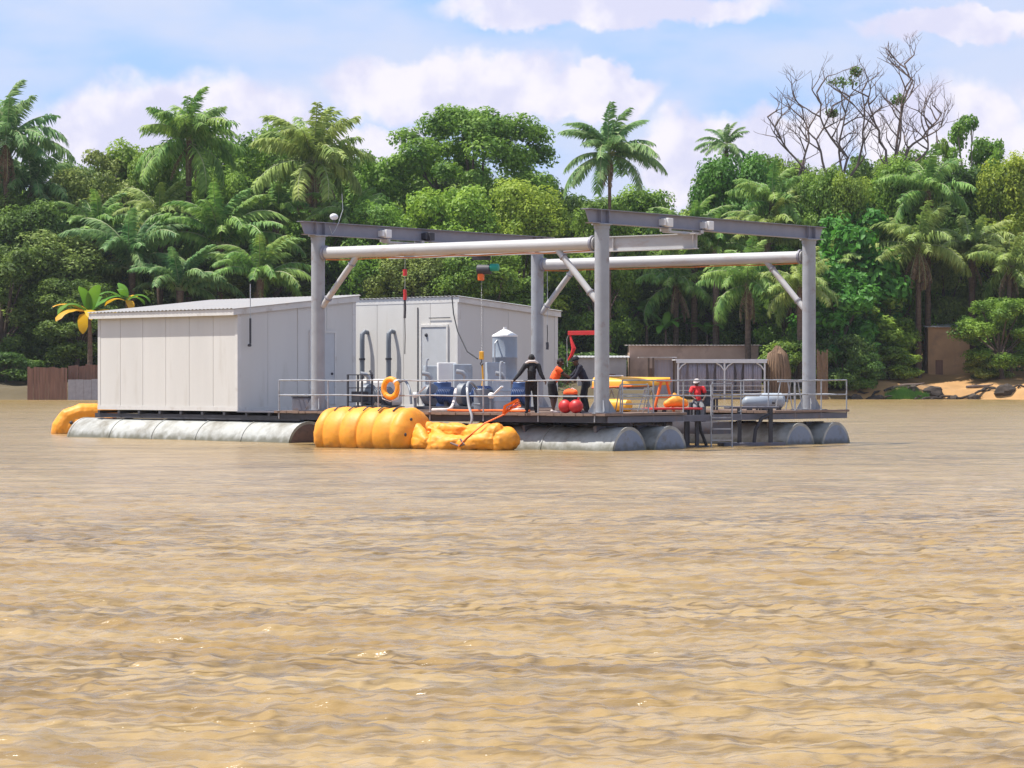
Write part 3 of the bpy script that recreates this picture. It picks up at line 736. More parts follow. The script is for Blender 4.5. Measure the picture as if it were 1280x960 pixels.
# bent orange bag past the left end of the cabin pontoon
p = PX(100, 82.7*1.30, 0)
lb = thing('flotation_bag', 'bent orange bag bulging up at the far left end of the cabin barge', 'float bag', p, 0)
ch = [[((-.75,0,-.2), .36), ((-.68,0,.25), .37), ((-.42,.05,.62), .38), ((0,.1,.78), .37), ((.5,.2,.80), .34), ((1.1,.4,.78), .30)],
      [((-.1,-.1,.45), .25), ((.5,-.05,.40), .24), ((1.2,.1,.38), .22)], [((-.55,-.05,.0), .3), ((-.3,-.05,.35), .3)]]
blob('bag', ch, 'orange_fabric', .03, .09, 1.8, parent=lb, smooth=5)
MB().sphere((-.28,-.33,.42), .07, 8, 6).build('valve', 'dark_steel', lb, True)
for x, z in ((-.95,.1), (-.9,.35)): MB().path([(x,-.12,z), (x+.3,-.33,z+.02), (x+.55,-.25,z+.1)], .015, 5).build('seam', 'orange_paint', lb)

# life ring on the rail
p = at_u(489.5, -.66, DZ+.72)
lr = thing('life_ring', 'orange life ring hanging on the railing above the inflated bag', 'life ring', p, UA)
ax = Vector((-1,0,0))
MB().torus((-.04,0,0), .275, .085, (1,0,0), 36, 12).build('ring', 'orange_fabric', lr, True)
for a in range(4):
    an = a*PI/2+PI/4; c = Vector((-.04, .275*math.cos(an), .275*math.sin(an)))
    t_ = Vector((0, -math.sin(an), math.cos(an)))
    MB().path([c-t_*.03, c+t_*.03], .090, 14).build('band', 'white_paint' if a == 1 else 'yellow_paint', lr, True)
MB().path([(-.05,-.38,.1), (-.07,-.4,-.1), (-.07,-.3,-.32), (-.07,0,-.40), (-.07,.3,-.32), (-.06,.38,-.1)], .012, 5).build('grab_line', 'white_paint', lr)

# ================================================================== DECK EQUIPMENT
def up(px, u, z=DZ): return at_u(px, u, z)
# tall steel tank with white cone top
tk = thing('steel_tank', 'tall blue-grey cylindrical tank with a white cone top before the rear cabin', 'tank', up(631, 8.7), UA)
MB().lathe((0,0,0), [(.40,.12), (.42,.14), (.42,.9), (.428,.91), (.428,.95), (.42,.96), (.42,1.7), (.428,1.71), (.428,1.75), (.42,1.76), (.42,2.42)], 32).build('shell', 'tank_steel', tk, True)
MB().lathe((0,0,0), [(.435,2.42), (.435,2.47), (.1,2.66), (.06,2.67), (.06,2.75)], 32).build('cone_top', 'white_paint', tk, True)
for a in range(3): MB().path([(.3*math.cos(a*2.09), .3*math.sin(a*2.09), 0), (.3*math.cos(a*2.09), .3*math.sin(a*2.09), .14)], .03, 6).build('leg', 'dark_steel', tk)
MB().path([(-.43,0,.3), (-.55,0,.35), (-.55,0,2.2), (-.42,0,2.3)], .025, 8).build('pipe', 'galv', tk, True)
# cabinets
for i, (px_, u_, w_, h_, lab) in enumerate(((541, 8.0, .95, 1.45, 'blue-grey control cabinet directly in front of the cabin door'), (558, 7.7, .70, 1.55, 'pale flat-fronted cabinet right of the one by the cabin door'),
                                            (577, 7.9, 1.15, 1.5, 'blue-grey cabinet with a dark emblem left of the hanging hook'), (619, 7.2, .85, 1.55, 'pale grey cabinet standing in front of the cone-topped tank'))):
    t_ = thing('control_cabinet', lab, 'cabinet', up(px_, u_), UA+.75, 'equipment cabinets on the deck')
    MB().b2(-w_/2, w_/2, -.3, .3, .1, h_).build('case', 'cabinet' if i != 1 else 'white_paint', t_, bevel=.02)
    for k_ in range(2): MB().b2(-w_/2+.04+k_*(w_/2-.03), -.01+k_*(w_/2-.03)+.0, -.325, -.302, .18, h_-.08).build('door', 'cabinet', t_, bevel=.006)
    MB().b2(-.05,-.02,-.36,-.327,.75,.95).build('handle', 'dark_steel', t_)
    MB().b2(-w_/2+.02, w_/2-.02, -.28, .28, 0, .099).build('plinth', 'dark_steel', t_)
    if i == 2:
        mk = MB().path([(.14,-.332,1.28), (.20,-.332,1.08), (.30,-.332,1.04), (.36,-.332,1.12)], .03, 6, flat=.3); mk.build('emblem', 'blue_plastic', t_)
# pumps: motor, volute, frame
def pump(px_, u_, lab, sc=1.0, blue=True, rz=0.0):
    t_ = thing('pump', lab, 'pump', up(px_, u_), UA+PI/2+rz, 'pump sets on the deck'); t_.scale = (sc,)*3
    MB().b2(-.7,.7,-.3,.3,.04,.14).build('skid', 'dark_steel', t_, bevel=.01)
    m_ = MB().lathe((0,0,.48), [(.14,-.62), (.24,-.58), (.25,-.1), (.2,-.05), (.08,-.02), (.08,.2)], 20, 'x').build('motor', 'blue_plastic' if blue else 'pump_grey', t_, True)
    for k_ in range(7): MB().lathe((0,0,.48), [(.275,-.55+k_*.07), (.275,-.535+k_*.07)], 20, 'x').build('fin', 'blue_plastic' if blue else 'pump_grey', m_, True)
    v_ = MB().lathe((0,0,.5), [(.16,.2), (.34,.22), (.36,.3), (.36,.42), (.3,.46), (.12,.48), (.11,.62)], 24, 'x').build('volute', 'pump_grey', t_, True)
    MB().torus((.62,0,.5), .14, .03, (1,0,0), 20, 8).build('flange', 'galv', v_, True)
    MB().path([(.32,0,.8), (.32,0,1.05), (.36,.08,1.15), (.5,.2,1.18)], .07, 12).build('outlet', 'galv', t_, True)
    for x in (-.45,.32): MB().b2(x-.06,x+.06,-.2,.2,.141,.30).build('foot', 'dark_steel', t_)
pump(548, 2.6, 'blue motor pump set nearest the life ring on the deck')
pump(592, 2.2, 'blue motor pump with a round grey casing by the loose hose', 1.05)
pump(640, 3.2, 'blue motor pump just behind the person in black leaning on the rail', 1.0)
pump(470, 3.6, 'grey pump set behind the life ring at the left part of the deck', 1.0, False)
# drums
for px_, u_, m_, lab, r_, h_ in ((604, 1.2, 'pump_grey', 'dark grey drum standing right of the loose hose', .29, .70), (627, 1.5, 'cabinet', 'blue-grey drum under the pale cabinet and tank', .28, .95),
                                 (553, 4.6, 'blue_plastic', 'blue plastic drum on its deck spot in front of the cabin door', .29, .9), (652, 4.6, 'blue_plastic', 'blue plastic drum behind the person in black', .29, .9)):
    t_ = thing('drum', lab, 'drum', up(px_, u_), .3)
    b__ = MB().lathe((0,0,0), [(r_-.02,0), (r_,.02), (r_,h_*.33), (r_+.012,h_*.34), (r_,h_*.36), (r_,h_*.66), (r_+.012,h_*.67), (r_,h_*.69), (r_,h_-.02), (r_-.02,h_), (r_-.03,h_-.02)], 24).build('body', m_, t_, True)
    MB().lathe((r_*.5,0,0), [(.03,h_-.02), (.03,h_+.02)], 10).build('bung', 'dark_steel', b__, True)
# dark rack and locker at the left part
t_ = thing('tool_rack', 'black open steel rack at the left of the deck by the cabins', 'rack', up(450, 2.4), UA)
for x, y in ((-.25,-.3), (.25,-.3), (-.25,.3), (.25,.3)): MB().b2(x-.025,x+.025,y-.025,y+.025,0,1.15).build('leg', 'dark_steel', t_)
for z in (.25,.7,1.12): MB().b2(-.27,.27,-.32,.32,z,z+.03).build('shelf', 'dark_steel', t_)
MB().b2(-.2,.2,-.2,.2,.281,.6).build('case', 'dark_steel', t_, bevel=.02)
t_ = thing('equipment_case', 'low open-topped dark box under the cabin wall at the railing corner', 'case', up(383, .6), UA)
MB().b2(-.3,.3,-.35,.35,0,.42).build('body', 'deck_steel', t_, bevel=.02); MB().b2(-.32,.32,-.37,.37,.421,.46).build('lid', 'dark_steel', t_, bevel=.01)
t_ = thing('generator', 'pale rounded generator housing behind the life ring', 'generator', up(476, 4.6), UA+PI/2)
MB().b2(-.65,.65,-.4,.4,.12,1.0).build('housing', 'white_trim', t_, bevel=.12); MB().b2(-.6,.6,-.35,.35,0,.119).build('skid', 'dark_steel', t_)
for k_ in range(6): MB().b2(-.5+k_*.1,-.44+k_*.1,-.415,-.402,.4,.8).build('vent_slot', 'dark_steel', t_)
MB().path([(.4,0,1.0), (.4,0,1.2), (.48,0,1.27)], .035, 8).build('exhaust', 'dark_steel', t_, True)
# white valve levers on standpipes
for px_, u_, lab in ((519, 1.0, 'white lever valve on a standpipe just right of the life ring'), (614, .5, 'white lever valve on a standpipe left of the person in black')):
    t_ = thing('valve', lab, 'valve', up(px_, u_), UA+PI/2)
    MB().path([(0,0,0), (0,0,.45)], .05, 10).build('standpipe', 'pump_grey', t_, True)
    MB().sphere((0,0,.5), .1, 12, 8).build('valve_body', 'white_paint', t_, True)
    MB().path([(.0,-.06,.50), (-.22,-.08,.68), (-.36,-.08,.78)], [.045,.05,.055], 8, flat=.6).build('lever', 'white_paint', t_, True)
# hoses
def hose(pts, r, m_, lab, name='hose', cat='hose'):
    P = [Vector(p_) for p_ in pts]; Q = []
    for i in range(len(P)-1):
        p0, p1, p2, p3 = P[max(i-1,0)], P[i], P[i+1], P[min(i+2,len(P)-1)]
        for k_ in range(6):
            t = k_/6; Q.append(.5*((2*p1)+(p2-p0)*t+(2*p0-5*p1+4*p2-p3)*t*t+(3*p1-p0-3*p2+p3)*t**3))
    Q.append(P[-1]); o = MB().path(Q, r, 8).build(name, m_, None, True); tag(o, lab, cat); return o
hose([up(596,1.4,1.8), up(588,.6,1.98), up(584,-.45,1.85), up(586,-.7,1.3), up(590,-.8,.9), up(586,-.85,.6)], .04, 'galv', 'pale hose arching over the deck edge beside the grey drum')
hose([up(570,1.6,1.75), up(567,1.0,1.35), up(562,.2,1.16), up(550,.1,1.14), up(541,.3,1.13)], .05, 'pale_cloth', 'thick pale hose lying on the deck behind the folded orange bag')
hose([up(498,1.8,1.95), up(506,1.2,2.02), up(512,.8,1.75), up(514,.7,1.3)], .04, 'pump_grey', 'grey hose curling beside the life ring')
hose([up(560,.0,1.13), up(585,-.1,1.12), up(620,.1,1.13), up(640,.0,1.12), up(662,-.2,1.13)], .035, 'orange_paint', 'thin orange hose stretched along the deck edge by the orange bags')
hose([up(640,.9,1.15), up(655,.6,1.14), up(648,.2,1.16), up(635,.5,1.15)], .05, 'pale_cloth', 'pale hose looped at the feet of the person in black')
hose([up(424,-.2,1.12), up(440,0,1.13), up(455,.3,1.12), up(470,.2,1.13)], .04, 'cable_black', 'black hose on the deck under the cabin door')
for px_, z0, z1, lab in ((533, 1.1, 2.7, 'upright chrome pipe beside the cabinets'), (625.5, 1.1, 2.6, 'upright chrome pipe in front of the tank')):
    p = up(px_, 3.0, 0); o = MB().path([(0,0,z0), (0,0,z1-.1), (.03,0,z1), (.1,0,z1)], .035, 10).build('standpipe', 'galv', None, True); tag(o, lab, 'pipe', loc=(p.x,p.y,0), rz=UA)
# red davit behind the workers
p = up(753, 7.2)
dv = thing('davit', 'small red davit arm behind the people at the tall post', 'davit', p, UA+PI/2)
MB().path([(0,0,0), (0,0,2.45)], .06, 10).build('mast', 'red_paint', dv, True)
MB().b2(0,1.35,-.05,.05,2.42,2.56).build('boom', 'red_paint', dv, bevel=.01)
MB().path([(1.28,0,2.42), (1.22,0,2.2), (1.14,0,2.0), (1.22,0,1.8), (1.34,.05,1.6)], [.03,.05,.075,.05,.02], 8).build('sling', 'red_fabric', dv, True)
MB().path([(1.34,0,2.45), (1.42,0,2.3), (1.4,0,1.4)], .01, 5).build('wire', 'galv', dv)
# red gear heap with orange-and-black bag on it
p = up(713.5, -.05)
t_ = thing('fender_pair', 'pair of shiny red buoys lying on the deck in front of the workers', 'buoys', p, UA+PI/2)
for s_ in (-1,1):
    o = MB().sphere((s_*.19,0,.20), .22, 20, 12, (1,.9,.92)).build('buoy', 'red_paint', t_, True)
    MB().path([(s_*.19,-.1,.38), (s_*.19,-.12,.47)], .045, 8).build('eye', 'red_paint', o, True)
t_ = thing('gear_bag', 'orange and black gear bag resting on the red buoys', 'bag', p+Vector((0,.12,.30)), UA+PI/2); t_.scale = (.8,.8,.72)
blob('bag', [[((-.2,0,.1), .16), ((.2,0,.1), .16)], [((-.16,0,.24), .17), ((.16,0,.24), .17)]], 'black_cloth', .025, .04, 5, parent=t_)
blob('bag_top', [[((-.15,0,.42), .15), ((.15,0,.42), .15)]], 'vest_orange', .025, .05, 5, parent=t_)
MB().path([(-.16,-.14,.50), (0,-.1,.60), (.16,-.14,.50)], .025, 6).build('handle', 'pale_cloth', t_, True)

# upturned yellow skiff on trestles
p = at_u(793, 5.6, DZ)
sk = thing('skiff', 'yellow upturned skiff lying on trestles right of the near post', 'boat', p, UA-PI/2+.35)
rings = []
for i in range(15):
    t = i/14; x = -1.25+2.4*t; w = .46*(1-max(0,(t-.55)/.45)**2.2)*(.94 if i==0 else 1)+.02; h = .36*(1-.35*t)
    rings.append([Vector((x, w*math.cos(PI*j/12), .72+h*max(0,math.sin(PI*j/12))**.55 + .10*t)) for j in range(13)] + [Vector((x, 0, .73+.1*t))])
MB().quad_strip(rings).build('hull', 'yellow_paint', sk, True)
MB().path([(-1.25,.47,.73), (0,.48,.78), (.9,.2,.84)], .03, 6).build('gunwale', 'orange_paint', sk, True)
MB().path([(-1.25,-.47,.73), (0,-.48,.78), (.9,-.2,.84)], .03, 6).build('gunwale', 'orange_paint', sk, True)
MB().b2(-1.2,-.4,-.2,.2,1.075,1.12).build('patch', 'white_paint', sk, bevel=.02)
for x in (-.85,.45):
    tr = thing('trestle', 'steel trestle under the %s end of the yellow skiff' % ('left' if x < 0 else 'right'), 'trestle', p+Vector((math.cos(UA-PI/2+.35)*x, math.sin(UA-PI/2+.35)*x, 0)), UA-PI/2+.35)
    MB().b2(-.04,.04,-.45,.45,.66,.72).build('top_bar', 'galv', tr)
    for s_ in (-1,1):
        for q in (-1,1): MB().path([(0,s_*.4,.66), (q*.22,s_*.45,0)], .02, 6).build('leg', 'galv', tr)
t_ = thing('float', 'olive yellow float lying on the deck under the skiff', 'float', at_u(772, 3.3, DZ+.2), UA)
MB().lathe((0,0,0), [(.08,-.5), (.19,-.42), (.2,0), (.19,.42), (.08,.5)], 16, 'y').build('body', 'yellow_paint', t_, True)

# aluminium rack with rungs
def ladder_frame(pt, w, h, rungs, lab, rz, name='boarding_ladder', z0=0, m='galv', legs=True):
    t_ = thing(name, lab, 'ladder', pt, rz)
    for s_ in (-1,1): MB().path([(s_*w/2,0,z0), (s_*w/2,0,h-.05), (s_*(w/2-.05),0,h)], .024, 8).build('side_rail', m, t_, True)
    for i in range(rungs):
        z = z0+.12+(h-z0-.14)*i/(rungs-1); MB().box((0,0,z), (w-.04,.10,.035)).build('rung', m, t_)
    if legs:
        for s_ in (-1,1): MB().path([(s_*w/2,.02,h*.96), (s_*w/2,.55,0)], .02, 8).build('stay', m, t_, True)
    return t_
ladder_frame(at_v(793, -.1, DZ), .86, .86, 6, 'short bright aluminium step stand on the deck under the yellow skiff', .25, 'step_stand', m='galv')
ladder_frame(at_v(902, -.75, -.25), .64, 1.95+.25, 7, 'tall thin boarding ladder reaching from the rail down to the water', .12, legs=False, z0=0, m='rail_grey')

# pool-side: red topped stand on a low float
p = at_v(846, .35, 0)
st = thing('dive_stand', 'red-topped stand with black legs at the gap between the pontoons', 'stand', p, UA-PI/2+.95)
MB().b2(-.95,.65,-.5,.5,1.14,1.20).build('top', 'red_paint', st, bevel=.015)
for x in (-.55,.15,.5): MB().b2(x-.05,x+.05,-.45,-.35,.05,1.139).build('leg', 'dark_steel', st); 
for x in (-.55,.5): MB().b2(x-.05,x+.05,.35,.45,.05,1.139).build('leg', 'dark_steel', st)
MB().b2(-.8,.85,-.55,.55,-.12,.05).build('float_base', 'dark_steel', st, bevel=.03)
MB().path([(.52,-.4,1.1), (.62,-.42,.5), (.8,-.42,.06)], .05, 8).build('hose_leg', 'cable_black', st, True)
sg = blob('gear_sack', [[((-.25,0,.12), .12), ((.0,0,.2), .18), ((.28,0,.14), .13)], [((0,0,.28), .1), ((-.03,0,.42), .05)]], 'orange_fabric', .025, .06, 4)
tag(sg, 'pale orange sack lying on the red stand', 'sack', loc=p+Vector((-.05,-.1,1.20)), rz=.2)
t_ = thing('a_frame', 'small orange A-frame standing behind the red stand', 'frame', at_v(830, 1.2, DZ), .2)
for s_ in (-1,1): MB().path([(s_*.32,0,0), (s_*.08,0,.95)], .045, 8).build('leg', 'orange_paint', t_, True)
MB().b2(-.24,.24,-.04,.04,.91,.99).build('top_bar', 'orange_paint', t_); MB().b2(-.2,.2,-.02,.02,.42,.46).build('cross_bar', 'orange_paint', t_)
MB().b2(-.45,.45,-.2,.2,-.1,0).build('foot', 'dark_steel', t_)
# second stand with posts down to the water at the pool
p = at_v(938, -.3, 0)
st = thing('landing_stage', 'low grey landing stage with black legs by the right-hand pontoons', 'landing stage', p, .18)
MB().b2(-.95,1.05,-.35,.45,-.12,.10).build('float_base', 'deck_steel', st, bevel=.03)
for x in (-.42,.58): MB().b2(x-.06,x+.06,-.3,-.2,.101,1.15).build('leg', 'dark_steel', st)
MB().path([(.05,-.25,.1), (.1,-.25,.5), (.3,-.25,.85), (.6,-.25,.98)], .06, 8).build('curved_leg', 'dark_steel', st, True)
MB().b2(-.75,.85,-.3,.4,1.15,1.22).build('top', 'deck_steel', st, bevel=.015)
# white drum and tarp bundle on the deck near B
for px_, v_, r_, L_, m_, lab in ((946, .7, .20, .8, 'tank_steel', 'blue-grey cylinder lying on its side by the far right post'), (965, .9, .25, .7, 'cabinet', 'short grey cylinder lying right of the longer one')):
    t_ = thing('gas_cylinder', lab, 'cylinder', at_v(px_, v_, DZ+r_+.05), .15)
    MB().lathe((0,0,0), [(.06,-L_/2-.08), (r_*.6,-L_/2-.05), (r_,-L_/2+.05), (r_,L_/2-.05), (r_*.6,L_/2+.05), (.06,L_/2+.08)], 22, 'x').build('shell', m_, t_, True)
    MB().lathe((0,0,0), [(.04,L_/2+.08), (.05,L_/2+.18)], 10, 'x').build('neck', 'dark_steel', t_, True)
    for x in (-L_*.3, L_*.3): MB().b2(x-.05,x+.05,-.2,.2,-r_-.05,-r_+.03).build('cradle', 'dark_steel', t_)
t_ = thing('work_table', 'long low grey bench beneath the lying cylinders', 'bench', at_v(925, 1.4, DZ), .15)
MB().b2(-.9,.7,-.25,.25,.36,.41).build('top', 'deck_steel', t_)
for x in (-.8,.6):
    for y in (-.2,.2): MB().b2(x-.03,x+.03,y-.03,y+.03,0,.359).build('leg', 'dark_steel', t_)
bx_ = MB().b2(-.22,.22,-.2,.2,0,.5).build('cool_box', 'dark_steel', None, bevel=.03); tag(bx_, 'black box beside the person in the red shirt', 'box', loc=at_v(880, .9, DZ+.15), rz=.3)
st2 = thing('frame_stand', 'spindly galvanised trestle at the right-hand railing corner', 'trestle', at_v(984, .3, DZ), .1)
for s_ in (-1,1):
    MB().path([(s_*.12-.1,0,.9), (s_*.28-.1,0,0)], .02, 6).build('leg', 'galv', st2); MB().path([(s_*.12+.25,.1,.9), (s_*.28+.25,.1,0)], .02, 6).build('leg', 'galv', st2)
MB().b2(-.3,.5,-.03,.13,.9,.94).build('top_bar', 'galv', st2)

# ================================================================== PEOPLE
def hand_chains(w, d, side, curl=.5):
    """palm with four fingers of different length and a thumb; w wrist, d forearm direction"""
    w = Vector(w); d = Vector(d).normalized()
    a = d.cross(Vector((0,0,1)));  a = Vector((1,0,0)) if a.length < .1 else a.normalized()
    n = a.cross(d).normalized(); k = w+d*.075
    ch = [[(w-d*.02, .027), (w+d*.03, .030), (w+d*.075, .026)], [(w+d*.03+a*.02, .018), (k+a*.028, .014)], [(w+d*.03-a*.02, .018), (k-a*.028, .014)]]
    for i, L in enumerate((.062, .072, .067, .052)):
        o = a*(.031-.0205*i)*side; p0 = k+o; d1 = (d*math.cos(curl)-n*math.sin(curl)); d2 = (d*math.cos(curl*2)-n*math.sin(curl*2))
        ch.append([(p0, .0105), (p0+d1*L*.5, .0098), (p0+d1*L*.5+d2*L*.5, .0085)])
    t0 = w+d*.025+a*side*.03
    ch.append([(t0, .014), (t0+(d*.6+a*side*.8).normalized()*.035, .0115), (t0+(d*.6+a*side*.8).normalized()*.035+(d*.9+a*side*.2).normalized()*.03, .0095)])
    return ch
def person(label, loc, rz, J, skin, top, bot, sleeves=True, shorts=False, hat=None, scale=1.0, shoe='navy_cloth', vest=None):
    t_ = thing('person', label, 'person', loc, rz); t_.scale = (scale,)*3
    V_ = {k: Vector(v) for k, v in J.items()}
    up_ = (V_['neck']-V_['pel']).normalized(); hd = V_['head']; fd = V_['face'].normalized()
    sd = fd.cross(Vector((0,0,1))).normalized(); hu = sd.cross(fd).normalized()
    ch = [[(V_['pel'], .135, .8), (V_['pel']*.5+V_['chest']*.5, .125), (V_['chest'], .145), (V_['chest']*.3+V_['neck']*.7, .105)],
          [(V_['shL'], .062), (V_['shR'], .062)], [(V_['neck']-up_*.05, .06), (V_['neck'], .053), (hd-hu*.05, .056)],
          [(hd-hu*.045+fd*.02, .070), (hd+hu*.02, .088), (hd+hu*.05-fd*.01, .084)], [(hd-hu*.07+fd*.045, .045), (hd-hu*.085+fd*.06, .034)],
          [(hd+fd*.085+hu*.01, .012), (hd+fd*.108-hu*.022, .015)], [(hd+fd*.082-hu*.055-sd*.02, .009), (hd+fd*.082-hu*.055+sd*.02, .009)],
          [(hd+sd*.088+hu*.0, .016), (hd+sd*.094+hu*.03, .015)], [(hd-sd*.088+hu*.0, .016), (hd-sd*.094+hu*.03, .015)]]
    for s_, q in ((1,'L'), (-1,'R')):
        ch.append([(V_['sh'+q], .056), (V_['sh'+q]*.5+V_['el'+q]*.5, .050), (V_['el'+q], .040), (V_['el'+q]*.65+V_['ha'+q]*.35, .041), (V_['ha'+q], .027)])
        ch += hand_chains(V_['ha'+q], V_['ha'+q]-V_['el'+q], s_)
        ch.append([(V_['hip'+q], .092), (V_['hip'+q]*.5+V_['kn'+q]*.5, .078), (V_['kn'+q], .056), (V_['kn'+q]*.7+V_['an'+q]*.3, .058), (V_['an'+q], .038)])
        ft = V_['to'+q]-V_['an'+q]
        ch.append([(V_['an'+q]-ft*.22-Vector((0,0,.035)), .034), (V_['an'+q]+ft*.4-Vector((0,0,.028)), .036), (V_['to'+q], .026)])
    blob('body', ch, skin, .0095, 0, parent=t_, smooth=2)
    e = .016
    c2 = [[(V_['pel']+up_*.03, .135+e, .82), (V_['pel']*.5+V_['chest']*.5, .127+e), (V_['chest'], .147+e), (V_['chest']*.3+V_['neck']*.7, .100+e)], [(V_['shL'], .062+e), (V_['shR'], .062+e)]]
    for q in 'LR':
        end = V_['ha'+q]*.93+V_['el'+q]*.07 if sleeves else V_['sh'+q]*.5+V_['el'+q]*.5
        if sleeves: c2.append([(V_['sh'+q], .058+e), (V_['sh'+q]*.5+V_['el'+q]*.5, .052+e), (V_['el'+q], .044+e), (end, .030+e)])
        else: c2.append([(V_['sh'+q], .058+e), (end, .056+e)])
    blob('shirt', c2, top, .015, .018, 7, parent=t_, smooth=2)
    if vest:
        blob('vest', [[(V_['pel']*.55+V_['chest']*.45, .145+e, .85), (V_['chest'], .155+e), (V_['chest']*.35+V_['neck']*.65, .105+e)]]+[[(V_['sh'+q], .066+e), (V_['sh'+q]*.55+V_['el'+q]*.45, .060+e)] for q in 'LR'], vest, .016, .02, 6, parent=t_, smooth=2)
    c3 = [[(V_['pel']+up_*.05, .128+e, .85), (V_['pel']-up_*.05, .125+e)]]
    for q in 'LR':
        if shorts: c3.append([(V_['hip'+q], .10+e), (V_['hip'+q]*.12+V_['kn'+q]*.88, .088+e)])
        else: c3.append([(V_['hip'+q], .095+e), (V_['kn'+q], .062+e), (V_['an'+q]+Vector((0,0,.04)), .052+e)])
    blob('shorts' if shorts else 'trousers', c3, bot, .015, .018, 7, parent=t_, smooth=2)
    for q in 'LR':
        ft = V_['to'+q]-V_['an'+q]
        blob('shoe', [[(V_['an'+q]-ft*.25-Vector((0,0,.035)), .044), (V_['an'+q]+ft*.4-Vector((0,0,.032)), .045), (V_['to'+q]-Vector((0,0,.003)), .036)]], shoe, .012, 0, parent=t_, smooth=1)
    for s_ in (-1,1): MB().sphere(hd+fd*.080+sd*s_*.033+hu*.012, .013, 8, 6).build('eye', 'white_paint', t_, True)
    if hat:
        mb = MB(); R = Matrix((sd, fd, hu)).transposed()
        pr = [(.112,.0), (.115,.03), (.100,.085), (.06,.118), (.01,.125)]
        rings = [[hd+R@Vector((r*math.cos(2*PI*j/20), r*1.08*math.sin(2*PI*j/20)-.005, h+.025)) for j in range(20)] for r, h in pr]
        mb.quad_strip(rings)
        o = mb.build('hat', hat, t_, True)
        MB().path([hd+R@Vector((-.07,.1,.035)), hd+R@Vector((0,.17,.03)), hd+R@Vector((.07,.1,.035))], .035, 8, flat=.25).build('brim', hat, o, True)
    else:
        blob('hair', [[(hd+hu*.03-fd*.012, .094), (hd+hu*.055-fd*.012, .088)], [(hd-fd*.035-hu*.01, .082), (hd-fd*.03+hu*.04, .088)]], 'hair', .012, .012, 20, parent=t_, smooth=1)
    return t_
# 1: leaning back on the railing, arms spread along it (faces the deck, away from the river)
J = dict(pel=(0,0,.93), chest=(0,-.05,1.24), neck=(0,-.03,1.46), head=(0,.0,1.60), face=(.15,1,-.25), shL=(-.19,-.05,1.40), shR=(.19,-.05,1.40),
         elL=(-.37,-.12,1.15), haL=(-.54,-.17,.97), elR=(.27,-.14,1.13), haR=(.36,-.18,.97), hipL=(-.09,0,.88), hipR=(.09,0,.88),
         knL=(-.11,.08,.48), knR=(.12,.10,.48), anL=(-.13,.10,.08), anR=(.15,.14,.08), toL=(-.15,.25,.03), toR=(.18,.29,.03))
person('person in black long sleeves with pale collar leaning back with arms spread on the railing', at_u(664.5, -.36, DZ), 0.10, J, 'skin_dark', 'black_cloth', 'black_cloth')
cl = blob('neck_towel', [[((-.17,-.06,1.47), .04), ((-.08,-.10,1.52), .045), ((.08,-.10,1.52), .045), ((.17,-.06,1.47), .04)]], 'pale_cloth', .014, .01, 8)
tag(cl, 'pale towel round the neck of the person in black', 'towel', loc=at_u(664.5, -.36, DZ), rz=.10)
# 2: orange vest, bent forward to the right
J = dict(pel=(0,0,.88), chest=(.13,.03,1.14), neck=(.20,.03,1.36), head=(.25,.03,1.49), face=(1,-.1,-.45), shL=(.16,.20,1.29), shR=(.18,-.17,1.29),
         elL=(.38,.22,1.10), haL=(.58,.16,.98), elR=(.42,-.16,1.12), haR=(.62,-.10,.99), hipL=(0,.09,.85), hipR=(0,-.09,.85),
         knL=(.10,.10,.46), knR=(.0,-.10,.46), anL=(.02,.12,.08), anR=(.06,-.14,.08), toL=(.17,.12,.03), toR=(.22,-.13,.03))
person('person in a bright orange vest and black shorts bending forward to the right', at_u(690, .25, DZ), -.1, J, 'skin_dark', 'navy_cloth', 'black_cloth', sleeves=False, shorts=True, shoe='pale_cloth', vest='vest_orange', hat=None)
# 3: all in black, facing left, stooped
J = dict(pel=(.08,0,.90), chest=(-.06,0,1.20), neck=(-.15,0,1.40), head=(-.22,0,1.53), face=(-1,-.2,-.35), shL=(-.10,-.20,1.36), shR=(-.10,.20,1.36),
         elL=(-.24,-.22,1.08), haL=(-.42,-.12,.94), elR=(-.28,.22,1.12), haR=(-.48,.14,1.02), hipL=(.06,-.10,.86), hipR=(.06,.10,.86),
         knL=(-.04,-.14,.46), knR=(.06,.12,.46), anL=(.06,-.20,.08), anR=(.14,.14,.08), toL=(-.10,-.22,.03), toR=(-.02,.14,.03))
person('person dressed all in black with a cap stooping to the left beside the near post', at_u(729, .75, DZ), .05, J, 'skin_dark', 'navy_cloth', 'black_cloth', hat='black_cloth')
# 4: red shirt, white cap, by the pool
J = dict(pel=(0,0,.72), chest=(.0,.02,1.02), neck=(-.02,.02,1.22), head=(-.03,.03,1.36), face=(-.5,-1,-.2), shL=(.20,0,1.18), shR=(-.20,0,1.18),
         elL=(.28,-.08,.92), haL=(.18,-.26,.80), elR=(-.30,-.10,.94), haR=(-.16,-.30,.82), hipL=(.09,0,.68), hipR=(-.09,0,.68),
         knL=(.13,-.30,.50), knR=(-.13,-.28,.50), anL=(.12,-.22,.08), anR=(-.14,-.20,.08), toL=(.13,-.38,.03), toR=(-.16,-.36,.03))
p4 = at_v(872, .9, DZ-.32)
person('person in a red shirt and pale cap sitting by the gap in the deck', p4, .1, J, 'skin_dark', 'red_fabric', 'grey_cloth', sleeves=False, hat='pale_cloth', scale=.88)
cr = MB().b2(-.24,.24,-.15,.22,0,.60).build('crate', 'dark_steel', None, bevel=.02); tag(cr, 'dark crate that the person in red sits on', 'crate', loc=p4, rz=.1)
MB().b2(-.6,.9,-.5,.5,-.37,-.003).build('pontoon_shelf', 'deck_steel', None)
